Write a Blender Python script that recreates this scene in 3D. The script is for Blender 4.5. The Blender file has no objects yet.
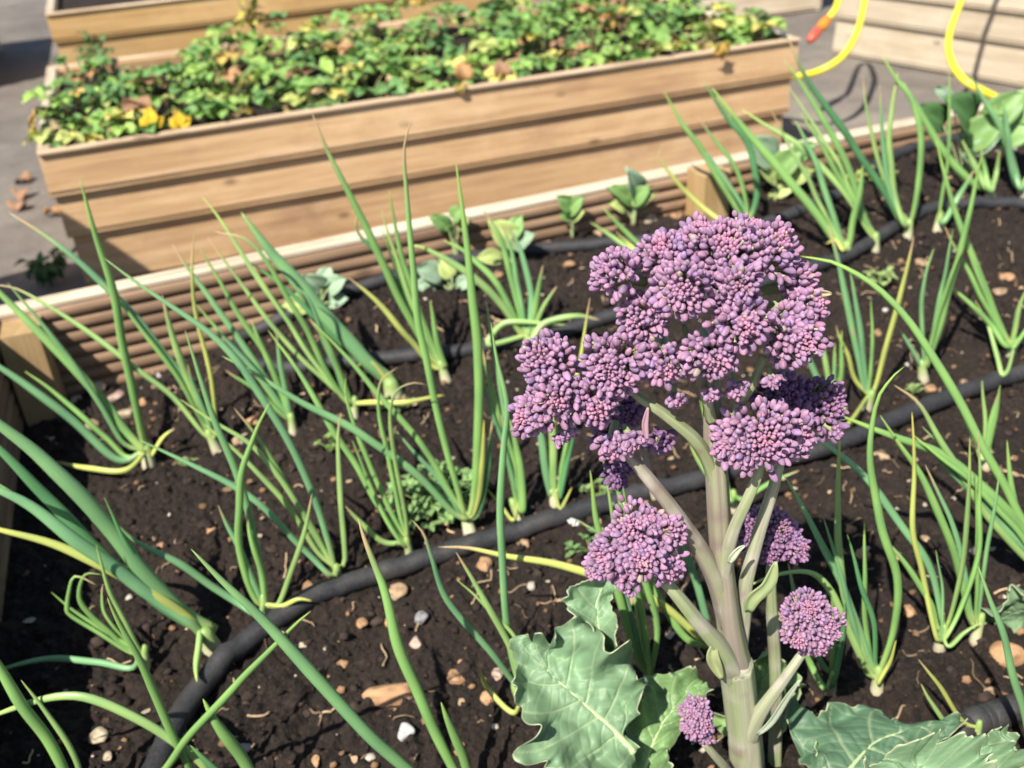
import bpy, bmesh, math, random
import numpy as np
from mathutils import Vector, Matrix
random.seed(7); rng = np.random.default_rng(7)
scene = bpy.context.scene
COL = scene.collection
rad = math.radians

# ------------------------------------------------------------------ camera model
FPX, PITCH, ROLL, YAW, H = 1000.0, rad(30.9), rad(-3.56), rad(18.3), 0.6
_f = np.array([math.sin(YAW)*math.cos(PITCH), math.cos(YAW)*math.cos(PITCH), -math.sin(PITCH)])
_r = np.array([math.cos(YAW), -math.sin(YAW), 0.0]); _d = np.cross(_f, _r)
CR = math.cos(ROLL)*_r - math.sin(ROLL)*_d
CD = math.sin(ROLL)*_r + math.cos(ROLL)*_d
CAM = np.array([0, 0, H]); FWD = np.array([math.sin(YAW), math.cos(YAW), 0.0]); RGT = _r.copy(); UP = np.array([0, 0, 1.0])
def ray(px, py): return _f + CR*(px-512)/FPX + CD*(py-384)/FPX
def on_z(px, py, z=0.0):
    d = ray(px, py); return CAM + d*((z-H)/d[2])
def on_y(px, py, y):
    d = ray(px, py); return CAM + d*(y/d[1])
def depth(p): return float(np.dot(np.asarray(p)-CAM, _f))
def on_plane(px, py, base, off=0.0, k=0.0):
    """ray meets the upright plane through base that faces the viewer; k leans it back with height"""
    d = ray(px, py); n = FWD - k*UP
    return CAM + d*((np.dot(base-CAM, n)+off)/np.dot(d, n))

# ------------------------------------------------------------------ noise
def vnoise(P, seed=0):
    P = np.asarray(P, float); I = np.floor(P).astype(np.int64); Fr = P-I; Fr = Fr*Fr*(3-2*Fr)
    def h(i):
        n = (i[..., 0]*374761393 + i[..., 1]*668265263 + i[..., 2]*2147483647 + seed*1274126177) & 0x7fffffff
        n = ((n ^ (n >> 13))*1274126177) & 0x7fffffff; n = (n ^ (n >> 16)) & 0xffff
        return n/65535.0
    out = 0
    for a in (0, 1):
        for b in (0, 1):
            for c in (0, 1):
                w = (Fr[..., 0] if a else 1-Fr[..., 0])*(Fr[..., 1] if b else 1-Fr[..., 1])*(Fr[..., 2] if c else 1-Fr[..., 2])
                out = out + w*h(I+np.array([a, b, c]))
    return out*2-1
def v2(x, y, s, seed): return vnoise(np.stack([x*s, y*s, np.zeros_like(x)+seed*3.7], -1), seed)
def soil_base(x, y):
    """the compost is banked up against the back wall except in the left corner"""
    x = np.asarray(x, float); y = np.asarray(y, float)
    t = np.clip((y-.70)/(1.17-.70), 0, 1); t = t*t*(3-2*t)*.6+t*.4
    return np.interp(x, [-.3, -.10, .05, .17, .35, .7, .95, 1.7], [0, 0, .030, .056, .060, .062, .078, .085])*t
def on_soil(px, py, dz=0.0):
    z = dz
    for _ in range(40):
        p = on_z(px, py, z); z += .5*(float(soil_base(p[0], p[1]))+dz-z)
    p = on_z(px, py, z); yb = 1.172+(p[0]+.246)*math.tan(rad(3.28))-.034
    if p[1] > yb and -.25 < p[0] < 1.6:
        p = on_y(px, py, yb); p[2] = float(soil_base(p[0], p[1]))+dz
    return p
def soil_h(x, y):
    x = np.asarray(x, float); y = np.asarray(y, float)
    h = .007*v2(x, y, 7, 1)+.006*v2(x, y, 27, 2)+.0075*np.abs(v2(x, y, 60, 3))+.006*np.abs(v2(x, y, 125, 4))+.0042*v2(x, y, 240, 5)
    return h-.006+soil_base(x, y)

# ------------------------------------------------------------------ object helpers
def mesh_obj(name, V, F, mat, parent=None, cols=None, uv=None, smooth=True, loc=None):
    V = np.asarray(V, float)
    o3 = np.array(parent.matrix_basis.translation) if parent is not None else (np.asarray(loc, float) if loc is not None else np.zeros(3))
    if parent is not None and parent.parent is not None:
        o3 = np.array(parent['_w'])
    me = bpy.data.meshes.new(name); me.from_pydata((V-o3).tolist(), [], F); 
    if smooth: me.polygons.foreach_set('use_smooth', [True]*len(me.polygons))
    if cols is not None:
        a = me.color_attributes.new('Col', 'FLOAT_COLOR', 'POINT')
        c = np.ones((len(V), 4)); c[:, :3] = cols; a.data.foreach_set('color', c.ravel())
    if uv is not None:
        l = me.uv_layers.new(name='UVMap'); li = np.zeros(len(me.loops), int); me.loops.foreach_get('vertex_index', li)
        l.data.foreach_set('uv', np.asarray(uv, float)[li].ravel())
    me.materials.append(mat); me.update()
    o = bpy.data.objects.new(name, me); COL.objects.link(o)
    if parent is not None:
        o.parent = parent; o['_w'] = list(map(float, o3))
    elif loc is not None: o.location = loc
    return o
def thing(name, label, cat, loc=(0, 0, 0), group=None):
    o = bpy.data.objects.new(name, None); o.empty_display_size = .02; COL.objects.link(o); o.location = loc
    o['label'] = label; o['category'] = cat
    if group: o['group'] = group
    return o
def tag(o, label=None, cat=None, group=None, kind=None):
    if label: o['label'] = label
    if cat: o['category'] = cat
    if group: o['group'] = group
    if kind: o['kind'] = kind
    return o
class MB:
    def __init__(s): s.V = []; s.F = []; s.C = []; s.U = []; s.n = 0
    def add(s, V, F, C=None, U=None):
        V = np.asarray(V, float); s.V.append(V); s.F += [tuple(i+s.n for i in f) for f in F]; s.n += len(V)
        s.C.append(np.broadcast_to(np.asarray(C if C is not None else (1, 1, 1), float), (len(V), 3)))
        s.U.append(np.asarray(U, float) if U is not None else np.zeros((len(V), 2)))
    def build(s, name, mat, parent=None, smooth=True, loc=None):
        return mesh_obj(name, np.concatenate(s.V), s.F, mat, parent, np.concatenate(s.C), np.concatenate(s.U), smooth, loc)
def spline(P, n):
    P = np.asarray(P, float)
    if len(P) == 2: return P[0]+(P[1]-P[0])*np.linspace(0, 1, n)[:, None]
    Q = np.vstack([2*P[0]-P[1], P, 2*P[-1]-P[-2]])
    seg = np.linalg.norm(np.diff(P, axis=0), axis=1); cum = np.concatenate([[0], np.cumsum(seg)])
    out = []
    for t in np.linspace(0, cum[-1], n):
        i = min(max(np.searchsorted(cum, t, 'right')-1, 0), len(P)-2); u = (t-cum[i])/max(seg[i], 1e-9)
        a, b, c, d = Q[i:i+4]
        out.append(.5*((2*b)+(-a+c)*u+(2*a-5*b+4*c-d)*u*u+(-a+3*b-3*c+d)*u**3))
    return np.array(out)
def tube(pts, radii, sides=8, flat=1.0, lobes=0, lobe_amp=0.0, caps=True, twist=0.0, ref=None):
    pts = np.asarray(pts, float); n = len(pts); radii = np.broadcast_to(radii, (n,))
    T = np.gradient(pts, axis=0); T /= np.linalg.norm(T, axis=1)[:, None]+1e-12
    a = np.array(ref if ref is not None else (0.3, -1, .2)); N = a-np.dot(a, T[0])*T[0]; N /= np.linalg.norm(N)
    V = []; U = []; L = 0
    for i in range(n):
        N = N-np.dot(N, T[i])*T[i]; N /= np.linalg.norm(N)+1e-12; B = np.cross(T[i], N)
        if i: L += np.linalg.norm(pts[i]-pts[i-1])
        for j in range(sides):
            th = 2*math.pi*j/sides+twist*i/n; r = radii[i]*(1+lobe_amp*math.cos(lobes*th))
            V.append(pts[i]+r*(flat*math.cos(th)*N+math.sin(th)*B)); U.append((L, j/sides))
    F = [(i*sides+j, i*sides+(j+1) % sides, (i+1)*sides+(j+1) % sides, (i+1)*sides+j) for i in range(n-1) for j in range(sides)]
    if caps: F += [tuple(range(sides))[::-1], tuple(range((n-1)*sides, n*sides))]
    return np.array(V), F, np.array(U)

# ------------------------------------------------------------------ materials
def new_mat(name):
    m = bpy.data.materials.new(name); m.use_nodes = True; nt = m.node_tree
    return m, nt, nt.nodes['Principled BSDF'], nt.nodes['Material Output']
def nd(nt, t, **kw):
    n = nt.nodes.new(t)
    for k, v in kw.items(): setattr(n, k, v)
    return n
def noise(nt, vec, scale, detail=4, rough=.6):
    n = nd(nt, 'ShaderNodeTexNoise'); n.inputs['Scale'].default_value = scale; n.inputs['Detail'].default_value = detail; n.inputs['Roughness'].default_value = rough
    if vec: nt.links.new(vec, n.inputs['Vector'])
    return n.outputs['Fac']
def ramp(nt, fac, stops):
    r = nd(nt, 'ShaderNodeValToRGB'); e = r.color_ramp.elements
    while len(e) < len(stops): e.new(.5)
    for i, (p, c) in enumerate(stops): e[i].position = p; e[i].color = (*c, 1) if len(c) == 3 else c
    nt.links.new(fac, r.inputs['Fac']); return r.outputs['Color']
def mixc(nt, fac, a, b, mode='MIX'):
    m = nd(nt, 'ShaderNodeMix', data_type='RGBA', blend_type=mode)
    for s, v in ((0, fac), (6, a), (7, b)):
        if hasattr(v, 'is_linked') or hasattr(v, 'links'): nt.links.new(v, m.inputs[s])
        elif s == 0: m.inputs[s].default_value = v
        else: m.inputs[s].default_value = (*v, 1)
    return m.outputs[2]
def bump(nt, h, bs, strength=.3, dist=.002):
    b = nd(nt, 'ShaderNodeBump'); b.inputs['Strength'].default_value = strength; b.inputs['Distance'].default_value = dist
    nt.links.new(h, b.inputs['Height']); nt.links.new(b.outputs['Normal'], bs.inputs['Normal'])
def attr_mat(name, rough=.5, nscale=200, namp=.25, bs=.15, bd=.0006, transl=0.0, spec=.5, stretch=None, sss=0):
    m, nt, p, out = new_mat(name)
    at = nd(nt, 'ShaderNodeAttribute', attribute_name='Col'); tc = nd(nt, 'ShaderNodeTexCoord')
    vec = tc.outputs['Object']
    if stretch:
        mp = nd(nt, 'ShaderNodeMapping'); mp.inputs['Scale'].default_value = stretch; nt.links.new(tc.outputs['UV'], mp.inputs['Vector']); vec = mp.outputs['Vector']
    f = noise(nt, vec, nscale, 4)
    g = ramp(nt, f, [(.25, (1-namp,)*3), (.75, (1+namp*.6,)*3)])
    c = mixc(nt, 1.0, at.outputs['Color'], g, 'MULTIPLY')
    nt.links.new(c, p.inputs['Base Color']); p.inputs['Roughness'].default_value = rough; p.inputs['Specular IOR Level'].default_value = spec
    bump(nt, f, p, bs, bd)
    if transl:
        t = nd(nt, 'ShaderNodeBsdfTranslucent'); mx = nd(nt, 'ShaderNodeMixShader'); mx.inputs[0].default_value = transl
        nt.links.new(c, t.inputs['Color']); nt.links.new(p.outputs[0], mx.inputs[1]); nt.links.new(t.outputs[0], mx.inputs[2]); nt.links.new(mx.outputs[0], out.inputs['Surface'])
    if sss:
        p.inputs['Subsurface Weight'].default_value = sss; p.inputs['Subsurface Radius'].default_value = (.004, .002, .003); p.inputs['Subsurface Scale'].default_value = .5
    return m
def wood_mat(name, dark, mid, light, stain=(.12, .07, .04), grey=0.0, stain_amt=.5, rough=.75):
    m, nt, p, out = new_mat(name)
    tc = nd(nt, 'ShaderNodeTexCoord'); oi = nd(nt, 'ShaderNodeObjectInfo')
    off = nd(nt, 'ShaderNodeVectorMath', operation='MULTIPLY_ADD'); cmb = nd(nt, 'ShaderNodeCombineXYZ')
    for i in range(3): nt.links.new(oi.outputs['Random'], cmb.inputs[i])
    off.inputs[1].default_value = (17, 9, 5); nt.links.new(cmb.outputs[0], off.inputs[0]); nt.links.new(tc.outputs['UV'], off.inputs[2])
    def mp(s):
        q = nd(nt, 'ShaderNodeMapping'); q.inputs['Scale'].default_value = s; nt.links.new(off.outputs[0], q.inputs['Vector']); return q.outputs['Vector']
    g1 = noise(nt, mp((2.2, 42, 1)), 1.5, 5, .65); g2 = noise(nt, mp((9, 320, 1)), 1, 3, .6); g3 = noise(nt, mp((5, 9, 1)), 1.0, 4, .6)
    c = ramp(nt, g1, [(.28, dark), (.5, mid), (.72, light)])
    c = mixc(nt, .35, c, ramp(nt, g2, [(.3, (.55, .55, .55)), (.7, (1.1, 1.1, 1.1))]), 'MULTIPLY')
    c = mixc(nt, ramp(nt, g3, [(.52, (0, 0, 0)), (.78, (stain_amt,)*3)]), c, stain)
    vo = nd(nt, 'ShaderNodeTexVoronoi'); vo.inputs['Scale'].default_value = 1.0; nt.links.new(mp((6.5, 13, 1)), vo.inputs['Vector'])
    c = mixc(nt, ramp(nt, vo.outputs['Distance'], [(.05, (.9,)*3), (.12, (0, 0, 0))]), c, tuple(x*.45 for x in dark))
    g4 = noise(nt, mp((3.2, 5, 1)), 1.0, 6, .7)
    c = mixc(nt, ramp(nt, g4, [(.50, (0, 0, 0)), (.72, (.45,)*3)]), c, tuple(min(.8, x*1.25+.03) for x in light))
    v = nd(nt, 'ShaderNodeHueSaturation'); v.inputs['Saturation'].default_value = 1-grey
    vr = nd(nt, 'ShaderNodeMapRange'); vr.inputs[3].default_value = .82; vr.inputs[4].default_value = 1.12
    nt.links.new(oi.outputs['Random'], vr.inputs[0]); nt.links.new(vr.outputs[0], v.inputs['Value']); nt.links.new(c, v.inputs['Color'])
    nt.links.new(v.outputs[0], p.inputs['Base Color']); p.inputs['Roughness'].default_value = rough
    bump(nt, g2, p, .35, .0012)
    return m
M_board = wood_mat('tan_timber', (.37, .215, .105), (.53, .34, .178), (.64, .44, .26), stain=(.28, .155, .09), stain_amt=.8)
M_board_y = wood_mat('honey_timber', (.42, .25, .09), (.54, .34, .135), (.60, .41, .19), stain=(.33, .21, .10), stain_amt=.5)
M_board_p = wood_mat('pale_timber', (.50, .40, .28), (.60, .50, .37), (.66, .56, .43), stain=(.38, .29, .20), stain_amt=.6)
M_rim = wood_mat('weathered_rim_timber', (.36, .27, .18), (.56, .46, .34), (.70, .61, .48), stain=(.27, .18, .10), stain_amt=.85)
M_ribbed = wood_mat('ribbed_decking', (.12, .07, .042), (.22, .135, .08), (.34, .225, .14), stain=(.10, .06, .04), stain_amt=.7)
M_post = wood_mat('post_timber', (.30, .19, .08), (.44, .29, .13), (.54, .38, .2), stain=(.16, .10, .05), stain_amt=.5)

M_rim_tan = wood_mat('tan_rim_timber', (.40, .27, .16), (.54, .40, .26), (.66, .53, .38), stain=(.28, .17, .09), stain_amt=.6)
def soil_mat():
    m, nt, p, out = new_mat('dark_compost'); tc = nd(nt, 'ShaderNodeTexCoord'); o = tc.outputs['Object']
    n1 = noise(nt, o, 9, 5); n2 = noise(nt, o, 230, 6, .7); n3 = noise(nt, o, 60, 5, .7)
    c = ramp(nt, n2, [(.25, (.007, .005, .004)), (.48, (.022, .0152, .012)), (.63, (.052, .036, .028)), (.78, (.16, .11, .08))])
    c = mixc(nt, ramp(nt, n1, [(.42, (0, 0, 0)), (.68, (.45,)*3)]), c, (.060, .040, .030))
    c = mixc(nt, 1.0, c, ramp(nt, n3, [(.3, (.65,)*3), (.7, (1.25,)*3)]), 'MULTIPLY')
    nt.links.new(c, p.inputs['Base Color']); p.inputs['Roughness'].default_value = .9; p.inputs['Specular IOR Level'].default_value = .35
    mx = nd(nt, 'ShaderNodeMath', operation='MULTIPLY_ADD'); mx.inputs[1].default_value = 2.0; nt.links.new(n3, mx.inputs[0]); nt.links.new(n2, mx.inputs[2])
    bump(nt, mx.outputs[0], p, 1.0, .006); return m
M_soil = soil_mat()
def paving_mat():
    m, nt, p, out = new_mat('worn_tarmac'); tc = nd(nt, 'ShaderNodeTexCoord'); o = tc.outputs['Object']
    n1 = noise(nt, o, 2.2, 6, .65); n2 = noise(nt, o, 160, 4, .7); n3 = noise(nt, o, 14, 5, .6)
    c = ramp(nt, n1, [(.3, (.115, .102, .09)), (.5, (.165, .146, .127)), (.7, (.25, .22, .185))])
    c = mixc(nt, .5, c, ramp(nt, n3, [(.3, (.6,)*3), (.7, (1.25,)*3)]), 'MULTIPLY')
    c = mixc(nt, .45, c, ramp(nt, n2, [(.3, (.5,)*3), (.7, (1.4,)*3)]), 'MULTIPLY')
    nt.links.new(c, p.inputs['Base Color']); p.inputs['Roughness'].default_value = .85; bump(nt, n2, p, .5, .003); return m
M_pave = paving_mat()
def rubber_mat():
    m, nt, p, out = new_mat('porous_black_rubber'); tc = nd(nt, 'ShaderNodeTexCoord')
    n = noise(nt, tc.outputs['Object'], 420, 4, .7); n1 = noise(nt, tc.outputs['Object'], 30, 4)
    c = ramp(nt, n, [(.3, (.012, .012, .014)), (.62, (.034, .035, .04)), (.8, (.09, .09, .095))])
    c = mixc(nt, ramp(nt, n1, [(.46, (0, 0, 0)), (.72, (.6,)*3)]), c, (.07, .064, .062))
    nt.links.new(c, p.inputs['Base Color']); p.inputs['Roughness'].default_value = .62; bump(nt, n, p, .6, .001); return m
M_rubber = rubber_mat()
M_onion = attr_mat('onion_leaf', .36, 6, .26, .12, .0005, .10, .5, stretch=(2, 22, 1))
M_bud = attr_mat('broccoli_bud', .62, 1100, .26, .3, .0006, 0, .28, sss=.08)
M_stalk = attr_mat('broccoli_stalk', .5, 4, .22, .12, .0006, 0, .4, stretch=(6, 16, 1), sss=.05)
M_leaf = attr_mat('brassica_leaf', .52, 55, .16, .35, .0012, .16, .45)
M_herb = attr_mat('herb_leaf', .6, 60, .2, .2, .001, .22, .5)
M_dry = attr_mat('dry_leaf', .75, 90, .3, .3, .001, .1, .3)
M_stone = attr_mat('pebble', .75, 120, .22, .4, .0012, 0, .4)
M_crumb = attr_mat('soil_crumb', .9, 300, .3, .5, .001, 0, .3)
M_yellow = attr_mat('yellow_pvc', .32, 40, .05, .05, .0005, 0, .5)
M_orange = attr_mat('orange_plastic', .35, 60, .06, .05, .0004, 0, .5)

# ------------------------------------------------------------------ world, sun, camera
SUN = np.array([1.0, .80, -1.62]); SUN /= np.linalg.norm(SUN)
w = bpy.data.worlds.new('World'); scene.world = w; w.use_nodes = True
sky = w.node_tree.nodes.new('ShaderNodeTexSky'); sky.sky_type = 'NISHITA'; sky.sun_disc = False
sky.sun_elevation = math.asin(-SUN[2]); sky.sun_rotation = math.atan2(-SUN[0], -SUN[1]) % (2*math.pi)
bg = w.node_tree.nodes['Background']; bg.inputs['Strength'].default_value = .075
w.node_tree.links.new(sky.outputs[0], bg.inputs['Color'])
sl = bpy.data.lights.new('sun', 'SUN'); sl.energy = 5.0; sl.angle = rad(.5); sl.color = (1, .93, .82)
so = bpy.data.objects.new('sun', sl); COL.objects.link(so); so.rotation_euler = Vector(SUN).to_track_quat('-Z', 'Y').to_euler()
cd = bpy.data.cameras.new('camera'); co = bpy.data.objects.new('camera', cd); COL.objects.link(co); scene.camera = co
cd.sensor_width = 36; cd.lens = 36*FPX/1024; cd.clip_start = .02; cd.clip_end = 200
Rm = Matrix(((CR[0], -CD[0], -_f[0], 0), (CR[1], -CD[1], -_f[1], 0), (CR[2], -CD[2], -_f[2], H), (0, 0, 0, 1)))
co.matrix_world = Rm
cd.dof.use_dof = True; cd.dof.focus_distance = .50; cd.dof.aperture_fstop = 10.5
vs = scene.view_settings; vs.view_transform = 'Standard'; vs.look = 'None'; vs.gamma = 1; vs.exposure = .70

# ------------------------------------------------------------------ timber
def prism(profile, p0, axis, length, nrm, up, bow=0.0, segs=1):
    """extrude a (n, u) profile along axis"""
    p0 = np.asarray(p0, float); axis = np.asarray(axis, float); nrm = np.asarray(nrm, float); up = np.asarray(up, float)
    k = len(profile); V = []; U = []; per = [0]
    for i in range(1, k): per.append(per[-1]+math.hypot(profile[i][0]-profile[i-1][0], profile[i][1]-profile[i-1][1]))
    for s in range(segs+1):
        t = s/segs
        for i, (a, b) in enumerate(profile):
            V.append(p0+axis*length*t+nrm*a+up*(b+bow*math.sin(math.pi*t))); U.append((length*t, per[i]))
    F = [(s*k+i, s*k+(i+1) % k, (s+1)*k+(i+1) % k, (s+1)*k+i) for s in range(segs) for i in range(k)]
    F += [tuple(range(k))[::-1], tuple(range(segs*k, (segs+1)*k))]
    return np.array(V), F, np.array(U)
def fix_normals(o):
    bm = bmesh.new(); bm.from_mesh(o.data); bmesh.ops.recalc_face_normals(bm, faces=bm.faces); bm.to_mesh(o.data); bm.free()
def timber(name, profile, p0, axis, length, nrm, up, mat, parent, bow=0, segs=1):
    V, F, U = prism(profile, p0, axis, length, nrm, up, bow, segs)
    o = mesh_obj(name, V, F, mat, parent, None, U, False); fix_normals(o); return o
GZ, RIM = -0.14, 0.12
X, Y, Z = np.eye(3)
def shiplap(h, t=.024):            # outer face at n=0 leaning out to the foot, chamfered lower lip
    return [(-t, 0), (-t, h-.002), (-t+.003, h), (-.0085, h), (-.006, h-.003), (-.001, .017), (-.0004, .012), (-.003, .009), (-.003, .003), (-.006, 0)]
def planter_box(label, loc, LX=1.475, LY=.69, mats=(M_board, M_rim)):
    t = thing('raised_planter', label, 'planter', loc, 'timber raised planters')
    loc = np.array(loc, float)
    levels = [(.040, RIM-.004, 0.0), (-.036, .0395, .007), (GZ+.004, -.0365, .014)]   # local z, inset
    for z0, z1, ins in levels:
        h = z1-z0; pr = shiplap(h)
        timber('board', pr, loc+(ins, ins, z0), X, LX-2*ins, -Y, Z, mats[0], t)
        timber('board', pr, loc+(ins, LY-ins, z0), X, LX-2*ins, Y, Z, mats[0], t)
        timber('board', pr, loc+(ins, ins+.0245, z0), Y, LY-2*ins-.049, -X, Z, mats[0], t)
        timber('board', pr, loc+(LX-ins, ins+.0245, z0), Y, LY-2*ins-.049, X, Z, mats[0], t)
    cap = [(.001, 0), (.001, .003), (-.001, .0045), (-.018, .0045), (-.020, .003), (-.020, 0)]
    zc = RIM-.0038
    timber('rim', cap, loc+(0, 0, zc), X, LX, -Y, Z, M_rim_tan, t, .0015, 6); timber('rim', cap, loc+(0, LY, zc), X, LX, Y, Z, M_rim_tan, t, .001, 6)
    timber('rim', cap, loc+(0, .0205, zc), Y, LY-.041, -X, Z, mats[1], t); timber('rim', cap, loc+(LX, .0205, zc), Y, LY-.041, X, Z, mats[1], t)
    sq = [(0, 0), (.04, 0), (.04, .04), (0, .04)]
    for px in (.05, LX-.09):
        for py in (.05, LY-.09):
            timber('post', sq, loc+(px, py, GZ+.003), Z, RIM-GZ-.045, X, Y, M_post, t)
    return t
def copy_tree(o, parent=None):
    c = o.copy(); COL.objects.link(c)
    if parent: c.parent = parent
    for ch in list(o.children): copy_tree(ch, c)
    return c
def remat(root, a, b):
    for ch in root.children:
        if ch.data and ch.data.materials and ch.data.materials[0] == a:
            ch.material_slots[0].link = 'OBJECT'; ch.material_slots[0].material = b
FB = np.array([-.207, 1.79, 0.0])
box1 = planter_box('tan timber planter full of strawberry plants behind the onion bed', FB)
box1.rotation_euler.z = rad(.6)
box2 = copy_tree(box1); box2.location = (-.242, 3.2, 0); box2['label'] = 'honey coloured timber planter behind the strawberry planter, cut off by the top edge'
remat(box2, M_board, M_board_y)
c3 = on_z(825, 55, GZ)
box3 = copy_tree(box1); box3.location = (c3[0], c3[1], 0); box3.rotation_euler.z = math.atan2(-.954, .3)
box3['label'] = 'pale timber planter at the top right with a yellow hose hanging in front'
remat(box3, M_board, M_board_p)
c4 = on_z(827, 11, GZ)
box4 = copy_tree(box1); box4.location = (c4[0], c4[1], 0); box4.rotation_euler.z = rad(90); box4['label'] = 'pale timber planter glimpsed beyond the right end of the strawberry plants'
remat(box4, M_board, M_board_p)
shadow_box = copy_tree(box1); shadow_box.location = (-1.96, 3.55, 0); shadow_box.rotation_euler.z = 0; shadow_box['label'] = 'unseen timber planter added left of the frame to shade the path'  # extra planter out of view, added so its shadow falls across the path

# near bed (the onion bed)
def near_bed():
    x0, x1, y0, y1 = -.246, 1.62, .235, 1.172
    an = rad(3.28); XB = np.array([math.cos(an), math.sin(an), 0]); YB = np.array([-math.sin(an), math.cos(an), 0])
    LB = (x1-x0)/math.cos(an); y1r = y1+(x1-x0)*math.tan(an)
    t = thing('raised_bed', 'raised bed with ribbed decking walls planted with spring onions', 'raised bed', (x0, y0, 0))
    def rib(h, n):        # inner face ribbed (n axis points inward), outer flat
        P = [(0, 0), (0, h)]
        P.append((.014, h))
        for i in range(n*6+1):
            q = 1-i/(n*6.0); P.append((.0145+.0052*abs(math.sin(math.pi*n*q))**.6, h*q))
        return P
    c0 = np.array([x0, y1, 0.])
    for z0, z1 in ((-.005, RIM-.006), (GZ+.003, -.0055)):
        h = z1-z0; n = max(3, int(h/.0155))
        timber('wall_board', rib(h, n), c0+XB*.021-YB*.004+Z*z0, XB, LB-.042, -YB, Z, M_ribbed, t)
        timber('wall_board', rib(h, n), (x0+.021, y0+.004, z0), X, x1-x0-.042, Y, Z, M_ribbed, t)
        timber('wall_board', rib(h, n), (x0, y0, z0), Y, y1-y0, X, Z, M_ribbed, t)
        timber('wall_board', rib(h, n), (x1, y0, z0), Y, y1r-y0, -X, Z, M_ribbed, t)
    cap = [(-.003, 0), (-.003, .005), (-.001, .0065), (.017, .0065), (.020, .0045), (.020, 0)]
    zc = RIM-.0055
    timber('rim', cap, c0-XB*.003+Z*zc, XB, LB+.006, -YB, Z, M_rim, t, .0015, 8)
    timber('rim', cap, (x0-.003, y0, zc), X, x1-x0+.006, Y, Z, M_rim, t)
    timber('rim', cap, (x0, y0+.0205, zc), Y, y1-y0-.041, X, Z, M_rim, t)
    timber('rim', cap, (x1, y0+.0205, zc), Y, y1r-y0-.041, -X, Z, M_rim, t)
    bv = [(.002, 0), (.043, 0), (.045, .002), (.045, .043), (.043, .045), (.002, .045), (0, .043), (0, .002)]
    for (px, py, top) in ((x0+.0215, y1-.064, RIM-.010), (x1-.07, y1r-.072, RIM-.01), (x0+.0215, y0+.025, RIM-.01), (x1-.07, y0+.025, RIM-.01)):
        timber('post', bv, (px, py, GZ+.003), Z, top-GZ-.003, X, Y, M_post, t)
    a = on_z(677, 166, RIM); q = c0+XB*((a[0]-x0)/math.cos(an))-YB*.0655
    timber('post', bv, (q[0], q[1], GZ+.003), Z, RIM+.0015-GZ, XB, YB, M_post, t)
    return (x0, x1, y0, y1, y1r)
BX0, BX1, BY0, BY1, BY1R = near_bed()

# ------------------------------------------------------------------ ground and soil
def grid(x0, x1, y0, y1, nx, ny, hf):
    xs = np.linspace(x0, x1, nx); ys = np.linspace(y0, y1, ny); XX, YY = np.meshgrid(xs, ys)
    V = np.stack([XX, YY, hf(XX, YY)], -1).reshape(-1, 3)
    i = (np.arange(ny-1)[:, None]*nx+np.arange(nx-1)[None, :]).ravel()
    return V, np.stack([i, i+1, i+1+nx, i+nx], 1).tolist()
V, F = grid(-40, 40, -40, 40, 3, 3, lambda x, y: x*0+GZ)
tag(mesh_obj('ground', V, F, M_pave, smooth=False), kind='structure')
def back_y(x): return BY1+(np.asarray(x)-BX0)*math.tan(rad(3.28))
V, F = grid(BX0+.012, BX1-.012, 0, 1, 900, 480, lambda x, y: x*0)
V[:, 1] = BY0+.012+V[:, 1]*(back_y(V[:, 0])-.014-BY0-.012); V[:, 2] = soil_h(V[:, 0], V[:, 1])
tag(mesh_obj('soil', V, F, M_soil), kind='structure')
def box_soil(root, z):
    def hf(x, y): return z+.012*v2(x, y, 6, 8)+.006*v2(x, y, 40, 9)
    V, F = grid(.021, 1.454, .021, .669, 120, 60, hf)
    o = mesh_obj('planter_soil', V, F, M_soil); o.location = root.location; o.rotation_euler = root.rotation_euler; tag(o, kind='structure')
for b_, z_ in ((box1, .094), (box2, .095), (box3, .08), (box4, .08), (shadow_box, .08)): box_soil(b_, z_)

ICO = {}
def ico(sub):
    if sub not in ICO:
        bm = bmesh.new(); bmesh.ops.create_icosphere(bm, subdivisions=sub, radius=1); bm.verts.ensure_lookup_table()
        ICO[sub] = (np.array([v.co[:] for v in bm.verts]), [tuple(v.index for v in f.verts) for f in bm.faces]); bm.free()
    return ICO[sub]
def rotm(a):
    q = rng.normal(size=4); q /= np.linalg.norm(q); a_, b, c, d = q
    return np.array([[1-2*(c*c+d*d), 2*(b*c-a_*d), 2*(b*d+a_*c)], [2*(b*c+a_*d), 1-2*(b*b+d*d), 2*(c*d-a_*b)], [2*(b*d-a_*c), 2*(c*d+a_*b), 1-2*(b*b+c*c)]])
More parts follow.
